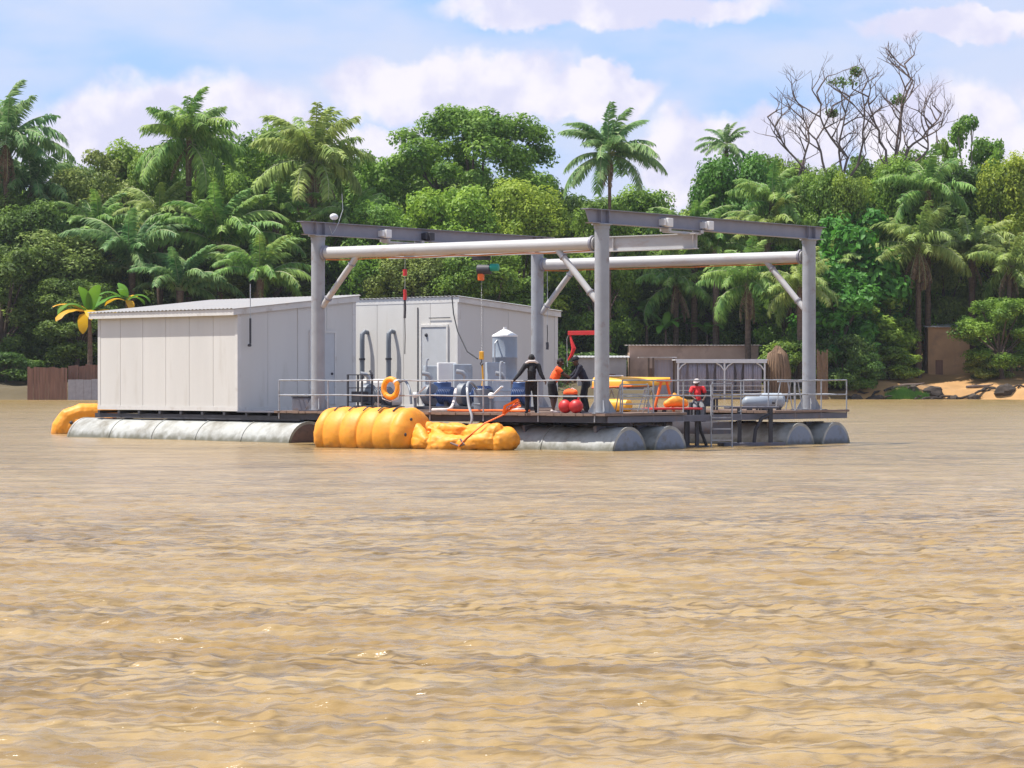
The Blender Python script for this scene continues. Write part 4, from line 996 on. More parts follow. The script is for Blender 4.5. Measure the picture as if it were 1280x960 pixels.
sh = bpy.data.objects['pontoon_shelf']; tag(sh, 'dark shelf plate under the person in red between the pontoons', 'shelf', loc=p4, rz=UA-PI/2)

# ================================================================== FAR BANK BUILDINGS
def box_house(name, label, x0, x1, ytop, Y, depth, zb, wallm, roofm, roof_over=.35, slope=.25, openings=(), group=None, rz=0.0):
    X0, X1 = (x0-640)/3556*Y, (x1-640)/3556*Y; W = X1-X0; zt = ZY(ytop, Y); h = zt-zb
    t_ = thing(name, label, 'house', ((X0+X1)/2, Y, zb), rz, group)
    # front wall in bays around openings
    xs = sorted([-W/2] + [o_[0] for o_ in openings] + [o_[1] for o_ in openings] + [W/2])
    mb = MB(); cur = -W/2
    for a, b_, z0, z1 in openings:
        mb.b2(cur, a, 0, .15, -1, h); 
        if z0 > 0: mb.b2(a, b_, 0, .15, -1, z0)
        mb.b2(a, b_, 0, .15, z1, h); cur = b_
    mb.b2(cur, W/2, 0, .15, -1, h); mb.build('wall', wallm, t_)
    mb = MB(); mb.b2(-W/2, -W/2+.15, .15, depth, -1, h); mb.build('side_wall', wallm, t_)
    mb = MB(); mb.b2(W/2-.15, W/2, .15, depth, -1, h); mb.build('side_wall', wallm, t_)
    MB().b2(-W/2+.15, W/2-.15, depth-.15, depth, -1, h).build('back_wall', wallm, t_)
    for a, b_, z0, z1 in openings:
        MB().b2(a, b_, .10, .13, z0, z1).build('door' if z0 <= 0 else 'shutter', 'board_brown', t_)
    n = int((W+2*roof_over)/.18); mb = MB()
    for i in range(n+1):
        x = -W/2-roof_over+(W+2*roof_over)*i/n; dz_ = .03*(i % 2)
        mb.v += [(x, -roof_over, h+.02+dz_), (x, depth+roof_over, h+.02+slope*depth+dz_)]
    for i in range(n): mb.f.append((2*i, 2*i+2, 2*i+3, 2*i+1))
    r_ = mb.build('roof', roofm, t_); s_ = r_.modifiers.new('thick', 'SOLIDIFY'); s_.thickness = .04
    return t_
box_house('long_house', 'long low pinkish-brown house with rusty tin roof on the far bank', 787, 948, 432, 292, 5, ground(18, 293)-.6, 'mud_wall', 'tin_roof', openings=((-4.6,-3.9,0,1.9), (-1.0,-.3,.9,1.7), (3.4,4.1,0,1.9)), slope=.02)
box_house('store_shed', 'small grey block shed beside the long house on the far bank', 722, 783, 447, 290, 4, ground(8, 291)-.5, 'block_wall', 'tin_light', openings=((.6,1.4,.6,1.6),), slope=.05)
box_house('shack', 'ochre shack with pale tin roof above the sandy shore at right', 1160, 1212, 409, 299, 4, ground(46, 300)-.5, 'ochre_wall', 'tin_light', openings=((-1.4,-.6,0,1.9),), slope=.12)
# white riverside pavilion with lilac curtains
Y = 281; x0, x1 = (846-640)/3556*Y, (957-640)/3556*Y; W = x1-x0
pv = thing('riverside_pavilion', 'white framed pavilion with lilac curtains on the far waterside', 'pavilion', ((x0+x1)/2, Y, 0), .04)
zt = ZY(449, Y)
MB().b2(-W/2-.1, W/2+.1, -.2, 3.6, .35, .55).build('floor', 'board_brown', pv)
MB().b2(-W/2-.2, W/2+.2, -.3, 3.8, zt-.12, zt).build('roof', 'pavilion_white', pv)
MB().b2(-W/2-.1, W/2+.1, -.34, -.305, zt-.38, zt-.02).build('fascia', 'pavilion_white', pv)
for i in range(3):
    x = (-W/2+.1, .3, W/2-.1)[i]
    c_ = MB().b2(x-.08, x+.08, -.26, -.1, -.6, zt-.121).build('post', 'pavilion_white', pv)
    for s_ in (-1,1):
        if abs(x+s_*.5) < W/2: MB().path([(x+s_*.0,-.18,zt-1.15), (x+s_*.35,-.18,zt-.65), (x+s_*.8,-.18,zt-.36)], .07, 8).build('arch_brace', 'pavilion_white', pv, True)
    MB().b2(x-.08, x+.08, 3.3, 3.45, -.2, zt-.121).build('post', 'pavilion_white', pv)
rr = random.Random(9)
for i in range(9):
    xa = -W/2+.25+i*(W-.5)/9; wd = (W-.5)/9*.85; mb = MB(); k = 12
    sq = 1-.5*((i*7) % 3 == 0)
    for j in range(k+1):
        x = xa+wd*j/k; yy = .05+.07*math.sin(j*2.4)
        mb.v += [(x, yy, zt-.2), (xa+wd*.5+(x-xa-wd*.5)*sq, yy, zt-1.4), (xa+wd*.5+(x-xa-wd*.5)*(sq*.9+.1), yy+.05, .75)]
    for j in range(k): mb.f += [(3*j, 3*j+1, 3*j+4, 3*j+3), (3*j+1, 3*j+2, 3*j+5, 3*j+4)]
    o = mb.build('curtain', 'curtain', pv, True); s_ = o.modifiers.new('thick', 'SOLIDIFY'); s_.thickness = .02
MB().b2(-W/2, W/2, 3.5, 3.55, .6, zt-.13).build('back_panel', 'curtain', pv)
for h_ in (.9, 1.35): MB().path([(-W/2,-.22,h_), (W/2,-.22,h_)], .03, 6).build('rail', 'pavilion_white', pv)
Y = 284; t_ = thing('open_shelter', 'dark open shelter with flat roof left of the white pavilion', 'shelter', ((826-640)/3556*Y, Y, 0), 0)
zt2 = ZY(446, Y)
MB().b2(-2.2,1.6,-.2,3,zt2-.12,zt2).build('roof', 'tin_roof', t_)
for x in (-1.2,-.75,1.3): MB().b2(x-.09,x+.09,0,.18,-.5,zt2-.121).build('post', 'bark', t_)
for i in range(6): MB().b2(-.6+i*.32,-.3+i*.32,.6,.65,.5,zt2-.3).build('wall_board', 'curtain', t_)
# thatched huts / reed screens
def reed_panel(label, x0, x1, yt, Y, m_='thatch', n=None, jag=.25, name='reed_screen', cat='screen', seed=1, yb=497):
    X0, X1 = (x0-640)/3556*Y, (x1-640)/3556*Y; zt_ = ZY(yt, Y); zb_ = ZY(yb, Y)
    t_ = thing(name, label, cat, ((X0+X1)/2, Y, zb_), 0); W = X1-X0; n = n or max(3, int(W/.28)); r_ = random.Random(seed)
    for i in range(n):
        a = -W/2+W*i/n; h = zt_-zb_+r_.uniform(-jag, jag*.4); th = r_.uniform(-.05,.05)
        MB().b2(a+.008, a+W/n-.008, th, th+.05, -.8, h).build('board', m_, t_)
    for z in (.35, .8): MB().b2(-W/2, W/2, .11, .17, (zt_-zb_)*z-.05, (zt_-zb_)*z+.05).build('crossbar', 'bark', t_)
    return t_
reed_panel('rusty brown board fence at the far left waterside', 34, 84, 459, 277, 'board_brown', 13, .12, 'board_fence', 'fence', 2)
reed_panel('brown board fence behind the grey sheet beside the cabin at far left', 85, 124, 456, 278.5, 'board_brown', 9, .15, 'board_fence', 'fence', 3)
reed_panel('grey metal sheet screen at the waterside left of the cabin', 85, 124, 474, 277, 'sheet_grey', 4, .05, 'metal_screen', 'screen', 4)
reed_panel('ragged pale reed screen just right of the far right gantry post', 1021, 1035, 437, 281, 'thatch', 7, .5, seed=6)
h_ = thing('thatched_hut', 'small ragged brown thatched hut left of the far right gantry post', 'hut', ((972-640)/3556*283, 283, .2), .1)
r_ = random.Random(4); zt3 = ZY(433, 283)-.2
for k_ in range(26):
    a = 2*PI*k_/26; R0 = 1.15
    MB().path([(R0*math.cos(a), R0*math.sin(a), -.5), (R0*1.05*math.cos(a+.05), R0*1.05*math.sin(a+.05), zt3*.5), (R0*.75*math.cos(a), R0*.75*math.sin(a), zt3*.85), (.15*math.cos(a), .15*math.sin(a), zt3+r_.uniform(-.3,.1))], [.17,.17,.14,.06], 5).build('thatch_bundle', 'thatch', h_, True)
# people's gear on the sandy shore: logs and roots, rocks
for i, (px_, py_, L_, rz, lab) in enumerate(((1095, 488, 3.5, .1, 'bleached log lying on the sand by the dark roots'), (1140, 470, 2.5, -.15, 'short log on the sandy slope left of the shack'), (1225, 478, 3.0, .3, 'forked log on the sand at far right'))):
    Y = 284+i*1.5; p = PX(px_, Y); z = ground(p.x, Y)
    o = MB().path([(-L_/2,0,.1), (-L_*.2,.1,.16), (L_*.2,-.05,.2), (L_/2,.1,.35)], [.14,.17,.13,.05], 8).build('log', 'log_mat', None, True); tag(o, lab, 'log', loc=(p.x, Y, z), rz=rz)
rl_ = [(1168, 285.5, 1.3, 'big dark boulder under the tall palm trunk'), (1142, 285, .9, 'rounded dark rock left of the big boulder on the shore'), (1192, 284.6, .8, 'low dark rock right of the big boulder'), (1096, 284.4, 1.0, 'dark rock at the waterline below the sandy patch'),
       (1070, 284, 1.1, 'dark rock in the shadow near the far right post'), (1216, 284.8, .9, 'dark rock on the right-hand shore below the shack'), (1256, 284.5, 1.2, 'largest dark rock near the right edge of the picture')]
for i, (px_, Y, s_, lab) in enumerate(rl_):
    bm = MB().sphere((0,0,0), 1, 16, 10); r0 = i*3.1
    bm.v = [tuple(Vector(v)*(1+.45*noise.noise(Vector(v)*1.4+Vector((r0,0,0)))+.15*noise.noise(Vector(v)*4))) for v in bm.v]
    o = bm.build('rock', 'rock_dark', None, True); o.scale = (s_*.85, s_*.55, s_*.5)
    p = PX(px_, Y); tag(o, lab, 'rock', loc=(p.x, Y, ground(p.x, Y)+s_*.15), rz=i)

# ================================================================== VEGETATION
def leafcloud(P, Nrm, size, aspect=.55, seed=0, droop=.0):
    """one diamond leaf (two triangles folded on the midrib) at every point"""
    r = np.random.default_rng(seed); n = len(P)
    d = r.normal(size=(n,3)); d[:,2] -= droop; t = np.cross(Nrm, d); t /= np.linalg.norm(t, axis=1, keepdims=True)+1e-9
    b = np.cross(Nrm, t); s = (size*r.uniform(.6,1.35,n))[:,None]
    v0 = P-t*s*.5; v2 = P+t*s*.5; mid = P+t*s*.05; v1 = mid+b*s*aspect*.5+Nrm*s*.10; v3 = mid-b*s*aspect*.5+Nrm*s*.10
    V = np.stack([v0,v1,v2,v3], 1).reshape(-1,3); i = np.arange(n)[:,None]*4
    return V, np.concatenate([np.concatenate([i,i+1,i+2], 1), np.concatenate([i,i+2,i+3], 1)], 0)
def unit(v): return v/(np.linalg.norm(v, axis=-1, keepdims=True)+1e-9)
def make_broadleaf(seed, W, H, crown_frac, nlobe, nleaf, lsize, lobe=(.16,.26), flat=.75, gap=.25, trunk=.35, m_bark='bark', top_heavy=.2, dome_p=2.0):
    """returns list of (name, mesh) : crown and trunk; local origin at the foot, overall width W and height H"""
    r = np.random.default_rng(seed); ch = H*crown_frac; zc = H-ch*.52; R = np.array([W/2, W/2*.8, ch/2])
    L = []
    tries = 0
    while len(L) < nlobe and tries < 4000:
        tries += 1
        z_ = r.uniform(-.88, .84)+top_heavy*.1; z_ = min(z_, .84); an = r.uniform(0, 2*PI); lr = r.uniform(*lobe)
        rz_ = math.sqrt(max(.02, 1-max(0, z_)**dome_p)) if z_ > 0 else 1-.22*z_*z_
        rad = rz_*math.sqrt(r.uniform(.25 if z_ < .5 else .0, 1))*.84
        c = np.array([rad*math.cos(an), rad*math.sin(an), z_])
        if any(np.linalg.norm(c-q[0]) < (lr+q[1])*.52 for q in L): continue
        L.append((c, lr))
    Pn, Nn = [], []; tot = sum(l[1]**2 for l in L)
    for c, lr in L:
        k = int(nleaf*lr**2/tot); d = unit(r.normal(size=(k,3))); d[:,2] += .25; d = unit(d)
        rr_ = lr*(1.22-.75*r.random(k)**1.1)
        # clusters of sprays on each lobe
        sp = unit(r.normal(size=(14,3))); dots = d@sp.T; near = dots.max(1); rr_ *= .74+.44*np.clip((near-.62)*3, -.5, 1)
        P = c + d*rr_[:,None]*np.array([1.15,1.15,flat])
        keep = r.random(k) > gap*(.5+.5*(np.sin(P[:,0]*23+seed)*np.sin(P[:,2]*19)))
        P = P[keep]; d = d[keep]
        Pn.append(P*R+np.array([0,0,zc])); nn = unit(d*1.0+r.normal(size=P.shape)*.55+np.array([0,0,.35])); Nn.append(nn)
    P = np.concatenate(Pn); Nr = np.concatenate(Nn)
    V, Fc = leafcloud(P, Nr, lsize, .55, seed)
    crown = (V, Fc)
    mb = MB(); tr = H*.018*trunk/.35
    zb = zc-ch*.30; lean = r.uniform(-.04,.04)*H
    mb.path([(0,0,-.6), (lean*.2,0,zb*.35), (lean*.6,.1,zb*.8), (lean,0,zc)], [tr*1.5, tr*1.05, tr*.85, tr*.5], 9)
    rnd = random.Random(seed)
    for c, lr in L[:16]:
        e = c*R+np.array([0,0,zc]); s = np.array([lean*.6, 0, zb*rnd.uniform(.75,1.05)])
        mid = s+(e-s)*.5+np.array([rnd.uniform(-.4,.4), rnd.uniform(-.4,.4), rnd.uniform(-.2,.9)])
        mb.path([tuple(s), tuple(mid), tuple(e)], [tr*.5, tr*.32, tr*.10], 6)
        for _ in range(3):
            f = e+unit(r.normal(size=3))*lr*R*.8; mb.path([tuple(mid*.4+e*.6), tuple((e+f)/2+.2), tuple(f)], [tr*.16, tr*.10, tr*.04], 4)
    return crown, mb
BL = {}
def broadleaf_kind(key, **k):
    crown, mb = make_broadleaf(**k); BL[key] = (crown, mb, k['W'], k['H'])
broadleaf_kind('dome', seed=11, W=20, H=27, crown_frac=.72, nlobe=90, nleaf=60000, lsize=.42, lobe=(.10,.17), flat=.75, gap=.2, top_heavy=.25)
broadleaf_kind('bushy', seed=12, W=12, H=16, crown_frac=.86, nlobe=52, nleaf=34000, lsize=.36, lobe=(.14,.25), gap=.15, top_heavy=.05)
broadleaf_kind('bushy2', seed=15, W=11, H=17, crown_frac=.88, nlobe=48, nleaf=32000, lsize=.34, lobe=(.12,.27), gap=.15, top_heavy=.0, dome_p=1.4)
broadleaf_kind('open', seed=13, W=11, H=20, crown_frac=.6, nlobe=34, nleaf=12000, lsize=.42, lobe=(.11,.19), flat=.7, gap=.35, top_heavy=.2)
broadleaf_kind('big_leaf', seed=14, W=9, H=12, crown_frac=.9, nlobe=40, nleaf=10000, lsize=.62, lobe=(.18,.28), gap=.1, top_heavy=.05)
broadleaf_kind('shrub', seed=16, W=7, H=4.5, crown_frac=1.0, nlobe=22, nleaf=11000, lsize=.30, lobe=(.2,.32), gap=.05, top_heavy=.1)
_cm = {}
def tree(kind, leaf, px_, topy, Y, wpx, label, name='broadleaf_tree', cat='tree', group=None, rz=None, base=None):
    crown, mb, W0, H0 = BL[kind]; p = PX(px_, Y); g = ground(p.x, Y) if base is None else base
    H = ZY(topy, Y)-g; W = wpx*(1.3 if kind in ('bushy', 'bushy2', 'big_leaf') else 1.12)/3556*Y
    if (kind, leaf) not in _cm:
        _cm[(kind, leaf)] = npmesh('crown', crown[0], crown[1], leaf)
        if ('t', kind) not in _cm: _cm[('t', kind)] = mb.mesh('trunk', 'bark_pale' if kind == 'open' else 'bark', True)
    t_ = thing(name, label, cat, (p.x, Y, g), rz if rz is not None else random.uniform(0, 6.28), group)
    sx = W/W0
    for nm, me in (('trunk', _cm[('t', kind)]), ('crown', _cm[(kind, leaf)])): inst(nm, me, t_, sc=(sx, sx, H/H0))
    return t_

# ---- palms
def frond_mesh(L, arch, droop, nl, leafl, m_leaf, seed, twist=.0, fluff=.5):
    """a feather frond: arching midrib with two rows of hanging leaflets. Local +x outwards, z up"""
    r = random.Random(seed); V = []; Fc = []; mats_ = []
    def P(t):
        a0 = arch; a = a0-droop*t**1.35
        return a
    pts = [Vector((0,0,0))]; K = 14
    for i in range(K):
        a = P((i+.5)/K); pts.append(pts[-1]+Vector((math.cos(a),0,math.sin(a)))*L/K)
    def at(t):
        f = t*K; i = min(int(f), K-1); return pts[i].lerp(pts[i+1], f-i), (pts[i+1]-pts[i]).normalized()
    mb = MB(); mb.path(pts, [.05*(1-.85*i/K)*L/5+.008 for i in range(K+1)], 4)
    nr = len(mb.f); V = mb.v; Fc = mb.f
    for s_ in (-1,1):
        for i in range(nl):
            t = .12+.88*(i+r.random()*.6)/nl; p, d = at(min(t,.999)); l = leafl*(math.sin(PI*min(1,.12+t*.80))**.6)*r.uniform(.8,1.15)
            side = Vector((0, s_, 0)); dirv = (side*r.uniform(.65,1.0)+d*.55+Vector((0,0,r.uniform(-.75,.25)*fluff-.15))).normalized()
            q1 = p+dirv*l*.5; q2 = q1+(dirv*.8+Vector((0,0,-.75)))*l*.5; wv = d*.075*L/4.5
            o = len(V); V += [tuple(p-wv*.6), tuple(p+wv*.6), tuple(q1+wv), tuple(q1-wv), tuple(q2)]; Fc += [(o,o+1,o+2,o+3), (o+3,o+2,o+4)]
    me = bpy.data.meshes.new('frond'); me.from_pydata(V, [], Fc); me.materials.append(MATS[m_leaf]); me.materials.append(MATS['rachis'])
    me.polygons.foreach_set('material_index', [1]*nr+[0]*(len(Fc)-nr)); me.update(); return me
FR = {}
def fronds(kind, m_leaf):
    if (kind, m_leaf) in FR: return FR[(kind, m_leaf)]
    if kind == 'coconut': ms = [frond_mesh(5.0, .55, 1.35, 44, 1.0, m_leaf, 1, fluff=.6), frond_mesh(5.0, .25, 1.3, 44, 1.0, m_leaf, 2, fluff=.6), frond_mesh(4.6, .8, 1.2, 40, .95, m_leaf, 3)]
    elif kind == 'dead': ms = [frond_mesh(4.6, .1, .7, 30, .6, m_leaf, 14, fluff=1.3), frond_mesh(4.4, .2, 1.1, 30, .6, m_leaf, 15, fluff=1.3), frond_mesh(4.4, 0, .5, 28, .6, m_leaf, 16, fluff=1.3)]
    elif kind == 'oil': ms = [frond_mesh(4.8, .6, 1.3, 46, 1.0, m_leaf, 4, fluff=1.5), frond_mesh(4.6, .4, 1.7, 46, 1.0, m_leaf, 5, fluff=1.5), frond_mesh(4.4, .8, 1.0, 42, .95, m_leaf, 6, fluff=1.5)]
    else: ms = [frond_mesh(7.0, .75, 1.6, 52, 1.1, m_leaf, 7, fluff=.9), frond_mesh(6.6, .6, 1.9, 52, 1.1, m_leaf, 8, fluff=.9), frond_mesh(6.2, .85, 1.3, 48, 1.0, m_leaf, 9)]
    FR[(kind, m_leaf)] = ms; return ms
TRK = {}
def palm(kind, leaf, px_, topy, Y, rad_px, label, nf=26, seed=0, dead=4, group=None, name='palm_tree', lean=0, base=None, leaf2=None):
    r = random.Random(seed*7+px_); p = PX(px_, Y); g = ground(p.x, Y) if base is None else base
    R = rad_px/3556*Y; L0 = {'coconut': 5.0, 'oil': 4.8, 'raphia': 7.0}[kind]; sc = R/(L0*.80)
    zt_ = ZY(topy, Y)-g; hub = zt_-R*({'coconut': .62, 'oil': .62, 'raphia': .85}[kind])
    hub = max(hub, .5)
    t_ = thing(name, label, 'palm', (p.x, Y, g), 0, group)
    tr = {'coconut': .17, 'oil': .30, 'raphia': .35}[kind]
    lx = lean*hub
    MB().path([(0,0,-.6), (lx*.15,0,hub*.3), (lx*.5,.05,hub*.7), (lx,0,hub+.1)], [tr*1.35, tr*1.05, tr, tr*1.15], 10).build('trunk', 'palm_bark', t_, True)
    ms = fronds(kind, leaf); md = fronds('dead', leaf2 or 'frond_dry')
    for i in range(nf+dead):
        az = i*2.399+r.uniform(-.2,.2); t = i/nf
        if i < nf: pitch = (-1.0+1.65*t**.8 if kind != 'raphia' else -.80+1.0*t)+r.uniform(-.28,.28); me = ms[i % 3]; s_ = sc*r.uniform(.86,1.1)*(.8+.2*min(1,.5+t))
        else: pitch = 1.05+r.uniform(-.2,.35); me = md[i % 3]; s_ = sc*r.uniform(.55,.8)
        inst('frond', me, t_, (lx, 0, hub+.1-.25*min(t,1)), (r.uniform(-.25,.25), pitch, az), (s_,)*3)
    return t_

# ---- banana plants
def paddle(L, Wd, arch, droop, m_, seed):
    r = random.Random(seed); K = 10; V = []; Fc = []; p = Vector((0,0,0)); pts = [p.copy()]
    for i in range(K):
        a = arch-droop*((i+.5)/K)**1.4; p = p+Vector((math.cos(a),0,math.sin(a)))*L/K; pts.append(p.copy())
    for i, q in enumerate(pts):
        t = i/K; w_ = Wd*(0.03 if t < .14 else math.sin(PI*min(1,(t-.12)/.88*.93+.07))**.55)*.5+.01
        V += [(q.x, -w_, q.z-.18*w_+r.uniform(-.03,.03)), (q.x, 0, q.z+.02), (q.x, w_, q.z-.18*w_+r.uniform(-.03,.03))]
    for i in range(K):
        for j in range(2): Fc.append((3*i+j, 3*i+j+1, 3*i+j+4, 3*i+j+3))
    me = bpy.data.meshes.new('leaf'); me.from_pydata(V, [], Fc); me.materials.append(MATS[m_]); me.polygons.foreach_set('use_smooth', [True]*len(Fc)); me.update(); return me
BN = {}
def banana(px_, topy, Y, label, n=9, sc=1.0, yellow=0, seed=0, group=None, base=None):
    p = PX(px_, Y); g = ground(p.x, Y) if base is None else base
    r = random.Random(seed+px_); H = ZY(topy, Y)-g; t_ = thing('banana_plant', label, 'banana plant', (p.x, Y, g), 0, group)
    for m_ in ('banana_green', 'banana_yellow'):
        if m_ not in BN: BN[m_] = [paddle(2.4,.75,.95,1.5,m_,1), paddle(2.3,.7,.8,2.1,m_,2), paddle(2.0,.65,1.2,1.2,m_,3)]
    hub = max(.3, H-1.5*sc)
    MB().path([(0,0,-.4), (.05,0,hub*.6), (0,0,hub)], [.16*sc,.13*sc,.08*sc], 8).build('stem', 'palm_bark', t_, True)
    for i in range(n):
        y_ = i < yellow
        inst('leaf', BN['banana_yellow' if y_ else 'banana_green'][i % 3], t_, (0,0,hub), (0, (.5 if y_ else -.35+.5*r.random()), i*2.399+seed), (sc*r.uniform(.85,1.1),)*3)
    return t_

# ------------------------------------------------ planting, left to right; (px, top row, distance, width px)
T = tree
T('bushy', 'leaf_dark', -40, 175, 312, 150, 'dark broadleaf tree at the left edge behind the tall palm')
T('bushy', 'leaf_dark', 6, 300, 292, 120, 'dark shadowy bush tree at the left edge near the water')
palm('oil', 'frond_blue', 8, 132, 305, 72, 'tall dark oil palm cut by the left edge of the picture', 28, 1, 6)
palm('oil', 'frond_blue', 40, 195, 309, 62, 'second oil palm beside the tall one at the left edge', 24, 2, 5)
T('bushy2', 'leaf_dark', 40, 250, 298, 110, 'dark bushy tree under the palms at far left')
T('open', 'leaf_olive', 118, 180, 322, 110, 'pale thin-crowned tree breaking the skyline at left')
T('bushy', 'leaf_olive', 118, 205, 312, 130, 'olive green bushy tree under the thin-crowned one at left')
T('bushy2', 'leaf_mid', 165, 176, 326, 120, 'mid green tree between the olive tree and the spiky palm')
T('bushy2', 'leaf_olive', 70, 285, 296, 130, 'olive bush tree over the board fence at far left')
palm('oil', 'frond_green', 236, 135, 306, 68, 'tall spiky oil palm above the larger cabin', 36, 3, 7)
T('bushy', 'leaf_mid', 298, 156, 325, 140, 'round topped green tree right of the spiky palm')
T('bushy2', 'leaf_mid', 350, 152, 330, 100, 'dark topped tree left of the brown-skirted palm')
palm('raphia', 'frond_blue', 165, 265, 298, 84, 'big feathery raffia palm above the cabin roof at left', 26, 4, 2)
palm('raphia', 'frond_green', 275, 232, 300, 90, 'big feathery raffia palm above the middle of the cabin roof', 28, 5, 2)
palm('raphia', 'frond_blue', 225, 305, 294, 70, 'lower raffia palm just over the cabin roof', 22, 6, 2)
palm('raphia', 'frond_green', 325, 290, 293, 72, 'lower raffia palm between the cabin roof and the left post', 22, 7, 3)
palm('oil', 'frond_olive', 392, 157, 303, 72, 'oil palm with a brown skirt of dead fronds behind the left post', 38, 8, 14)
T('bushy', 'leaf_dark', 95, 345, 290, 110, 'dark shrub tree behind the yellow banana plant')
T('bushy2', 'leaf_dark', 335, 300, 304, 150, 'dark tree in the gap above the cabin roof')
T('dome', 'leaf_mid', 592, 122, 322, 245, 'huge dome-crowned tree rising over the middle of the wood')
T('bushy', 'leaf_mid', 450, 178, 318, 110, 'dark green tree left of the huge dome-crowned tree')
T('bushy', 'leaf_light', 560, 225, 302, 130, 'yellow-green leafy tree in front of the dome-crowned tree, left')
T('bushy2', 'leaf_light', 655, 222, 303, 125, 'yellow-green leafy tree in front of the dome-crowned tree, right')
T('bushy2', 'leaf_mid', 475, 250, 299, 110, 'mid green tree above the left beam end')
T('bushy', 'leaf_mid', 610, 300, 294, 120, 'leafy tree just above the roof of the smaller cabin')
T('bushy2', 'leaf_olive', 515, 305, 294, 105, 'olive tree behind the two red floats')
T('bushy', 'leaf_dark', 705, 235, 312, 90, 'dark tree left of the coconut palm')
palm('coconut', 'frond_blue', 762, 152, 300, 64, 'coconut palm with open crown against the sky in the middle', 34, 9, 3)
T('bushy2', 'leaf_mid', 800, 232, 318, 110, 'low crowned green tree right of the coconut palm')
T('bushy', 'leaf_dark', 775, 300, 309, 120, 'dark tree behind the near post')
T('bushy2', 'leaf_dark', 715, 340, 305, 110, 'very dark tree behind the people and the red davit')
palm('coconut', 'frond_blue', 908, 161, 330, 34, 'small far palm poking above the trees against the cloud', 20, 10, 2)
T('bushy', 'leaf_vivid', 912, 182, 320, 110, 'bright green tree under the small far palm')
T('bushy', 'leaf_mid', 975, 184, 326, 90, 'green tree left of the bare tree')
palm('raphia', 'frond_green', 868, 250, 304, 66, 'raffia palm arching above the right top beam', 24, 11, 2)
palm('raphia', 'frond_olive', 960, 245, 301, 70, 'olive raffia palm behind the right top beam', 24, 12, 2)
palm('oil', 'frond_green', 845, 320, 303, 56, 'low palm seen under the rear pipe left of the dark trunk', 26, 13, 4)
palm('oil', 'frond_green', 935, 318, 291, 60, 'palm with dark trunk standing beside the long house', 28, 14, 5)
T('bushy2', 'leaf_dark', 860, 370, 312, 120, 'dark thicket tree behind the long house')
for i, (px_, ty, y_, lb_) in enumerate(((808, 372, 296, 'tallest banana plant above the grey block shed'), (832, 390, 293, 'banana plant in front of the long house roof, left'), (858, 382, 299, 'banana plant behind the long house roof, middle'), (884, 396, 294, 'banana plant over the long house roof, right'))):
    banana(px_, ty, y_+8, lb_, 9, 1.25, 0, i)
T('bushy2', 'leaf_dark', 1000, 225, 318, 110, 'dark tree at the foot of the bare tree')
T('big_leaf', 'leaf_vivid', 1070, 258, 299, 110, 'bright large-leaved tree right of the far right post')
T('big_leaf', 'leaf_vivid', 1045, 330, 291, 95, 'vivid green bush tree touching the far right post')
T('bushy', 'leaf_dark', 1085, 185, 320, 110, 'dark green tree behind the right half of the bare tree')
T('bushy', 'leaf_mid', 1140, 180, 322, 110, 'mid green tree right of the bare tree')
T('open', 'leaf_mid', 1213, 134, 316, 100, 'thin tree with bunched leaves against the sky at right')
T('bushy2', 'leaf_dark', 1195, 200, 312, 120, 'dark leafy tree below the thin bunched tree')
T('bushy2', 'leaf_light', 1262, 190, 308, 90, 'yellow-green tree at the right edge of the picture')
palm('oil', 'frond_olive', 1148, 270, 297, 62, 'palm with shaggy brown trunk above the big boulder', 26, 15, 16)
palm('raphia', 'frond_olive', 1098, 268, 305, 60, 'raffia palm left of the shaggy palm', 22, 16, 3)
palm('raphia', 'frond_olive', 1215, 268, 301, 64, 'raffia palm over the ochre shack', 24, 17, 3)
palm('oil', 'frond_olive', 1262, 300, 296, 54, 'low palm at the right edge', 24, 18, 4)
T('bushy', 'leaf_mid', 1252, 368, 292, 95, 'rounded bush tree overhanging the shore at right')
T('shrub', 'leaf_dark', 1052, 420, 287, 85, 'black-green shrub in the shade right of the far right post', 'shrub', 'shrub')
T('big_leaf', 'leaf_mid', 1103, 368, 296, 80, 'medium leafy tree overhanging the sandy patch')
palm('oil', 'frond_olive', 1000, 330, 287, 48, 'low palm with drooping light fronds left of the far right post', 26, 19, 2)
T('bushy', 'leaf_mid', 1035, 200, 303, 80, 'green tree hiding the left trunks of the bare tree')
T('bushy2', 'leaf_mid', 1125, 196, 303, 85, 'green tree hiding the right trunk of the bare tree')
T('bushy2', 'leaf_mid', 1060, 215, 300, 70, 'rounded green tree between the trunks of the bare tree')
palm('oil', 'frond_green', 1160, 205, 300, 56, 'oil palm crown among the leaves under the thin bunched tree', 26, 31, 4)
palm('oil', 'frond_green', 965, 222, 303, 52, 'oil palm crown just left of the bare tree trunks', 26, 32, 4)
palm('raphia', 'frond_green', 440, 235, 303, 62, 'raffia palm behind the left end of the top beam', 24, 33, 2)
palm('raphia', 'frond_green', 120, 240, 303, 70, 'raffia palm under the thin-crowned tree at left', 24, 34, 2)
palm('raphia', 'frond_green', 345, 225, 306, 66, 'raffia palm left of the brown-skirted palm', 24, 35, 2)
palm('raphia', 'frond_olive', 200, 228, 305, 60, 'pale raffia palm beneath the tall spiky oil palm', 24, 36, 2)
palm('raphia', 'frond_olive', 1040, 300, 297, 56, 'raffia palm just left of the bright large-leaved tree', 24, 37, 2)
palm('raphia', 'frond_green', 895, 265, 301, 56, 'raffia palm just above the rear pipe', 24, 38, 2)
T('shrub', 'leaf_mid', 995, 425, 287, 85, 'green shrub between the thatched hut and the far right post', 'shrub', 'shrub')
T('shrub', 'leaf_mid', 1112, 432, 292, 80, 'green shrub hanging over the top of the sandy patch, left', 'shrub', 'shrub')
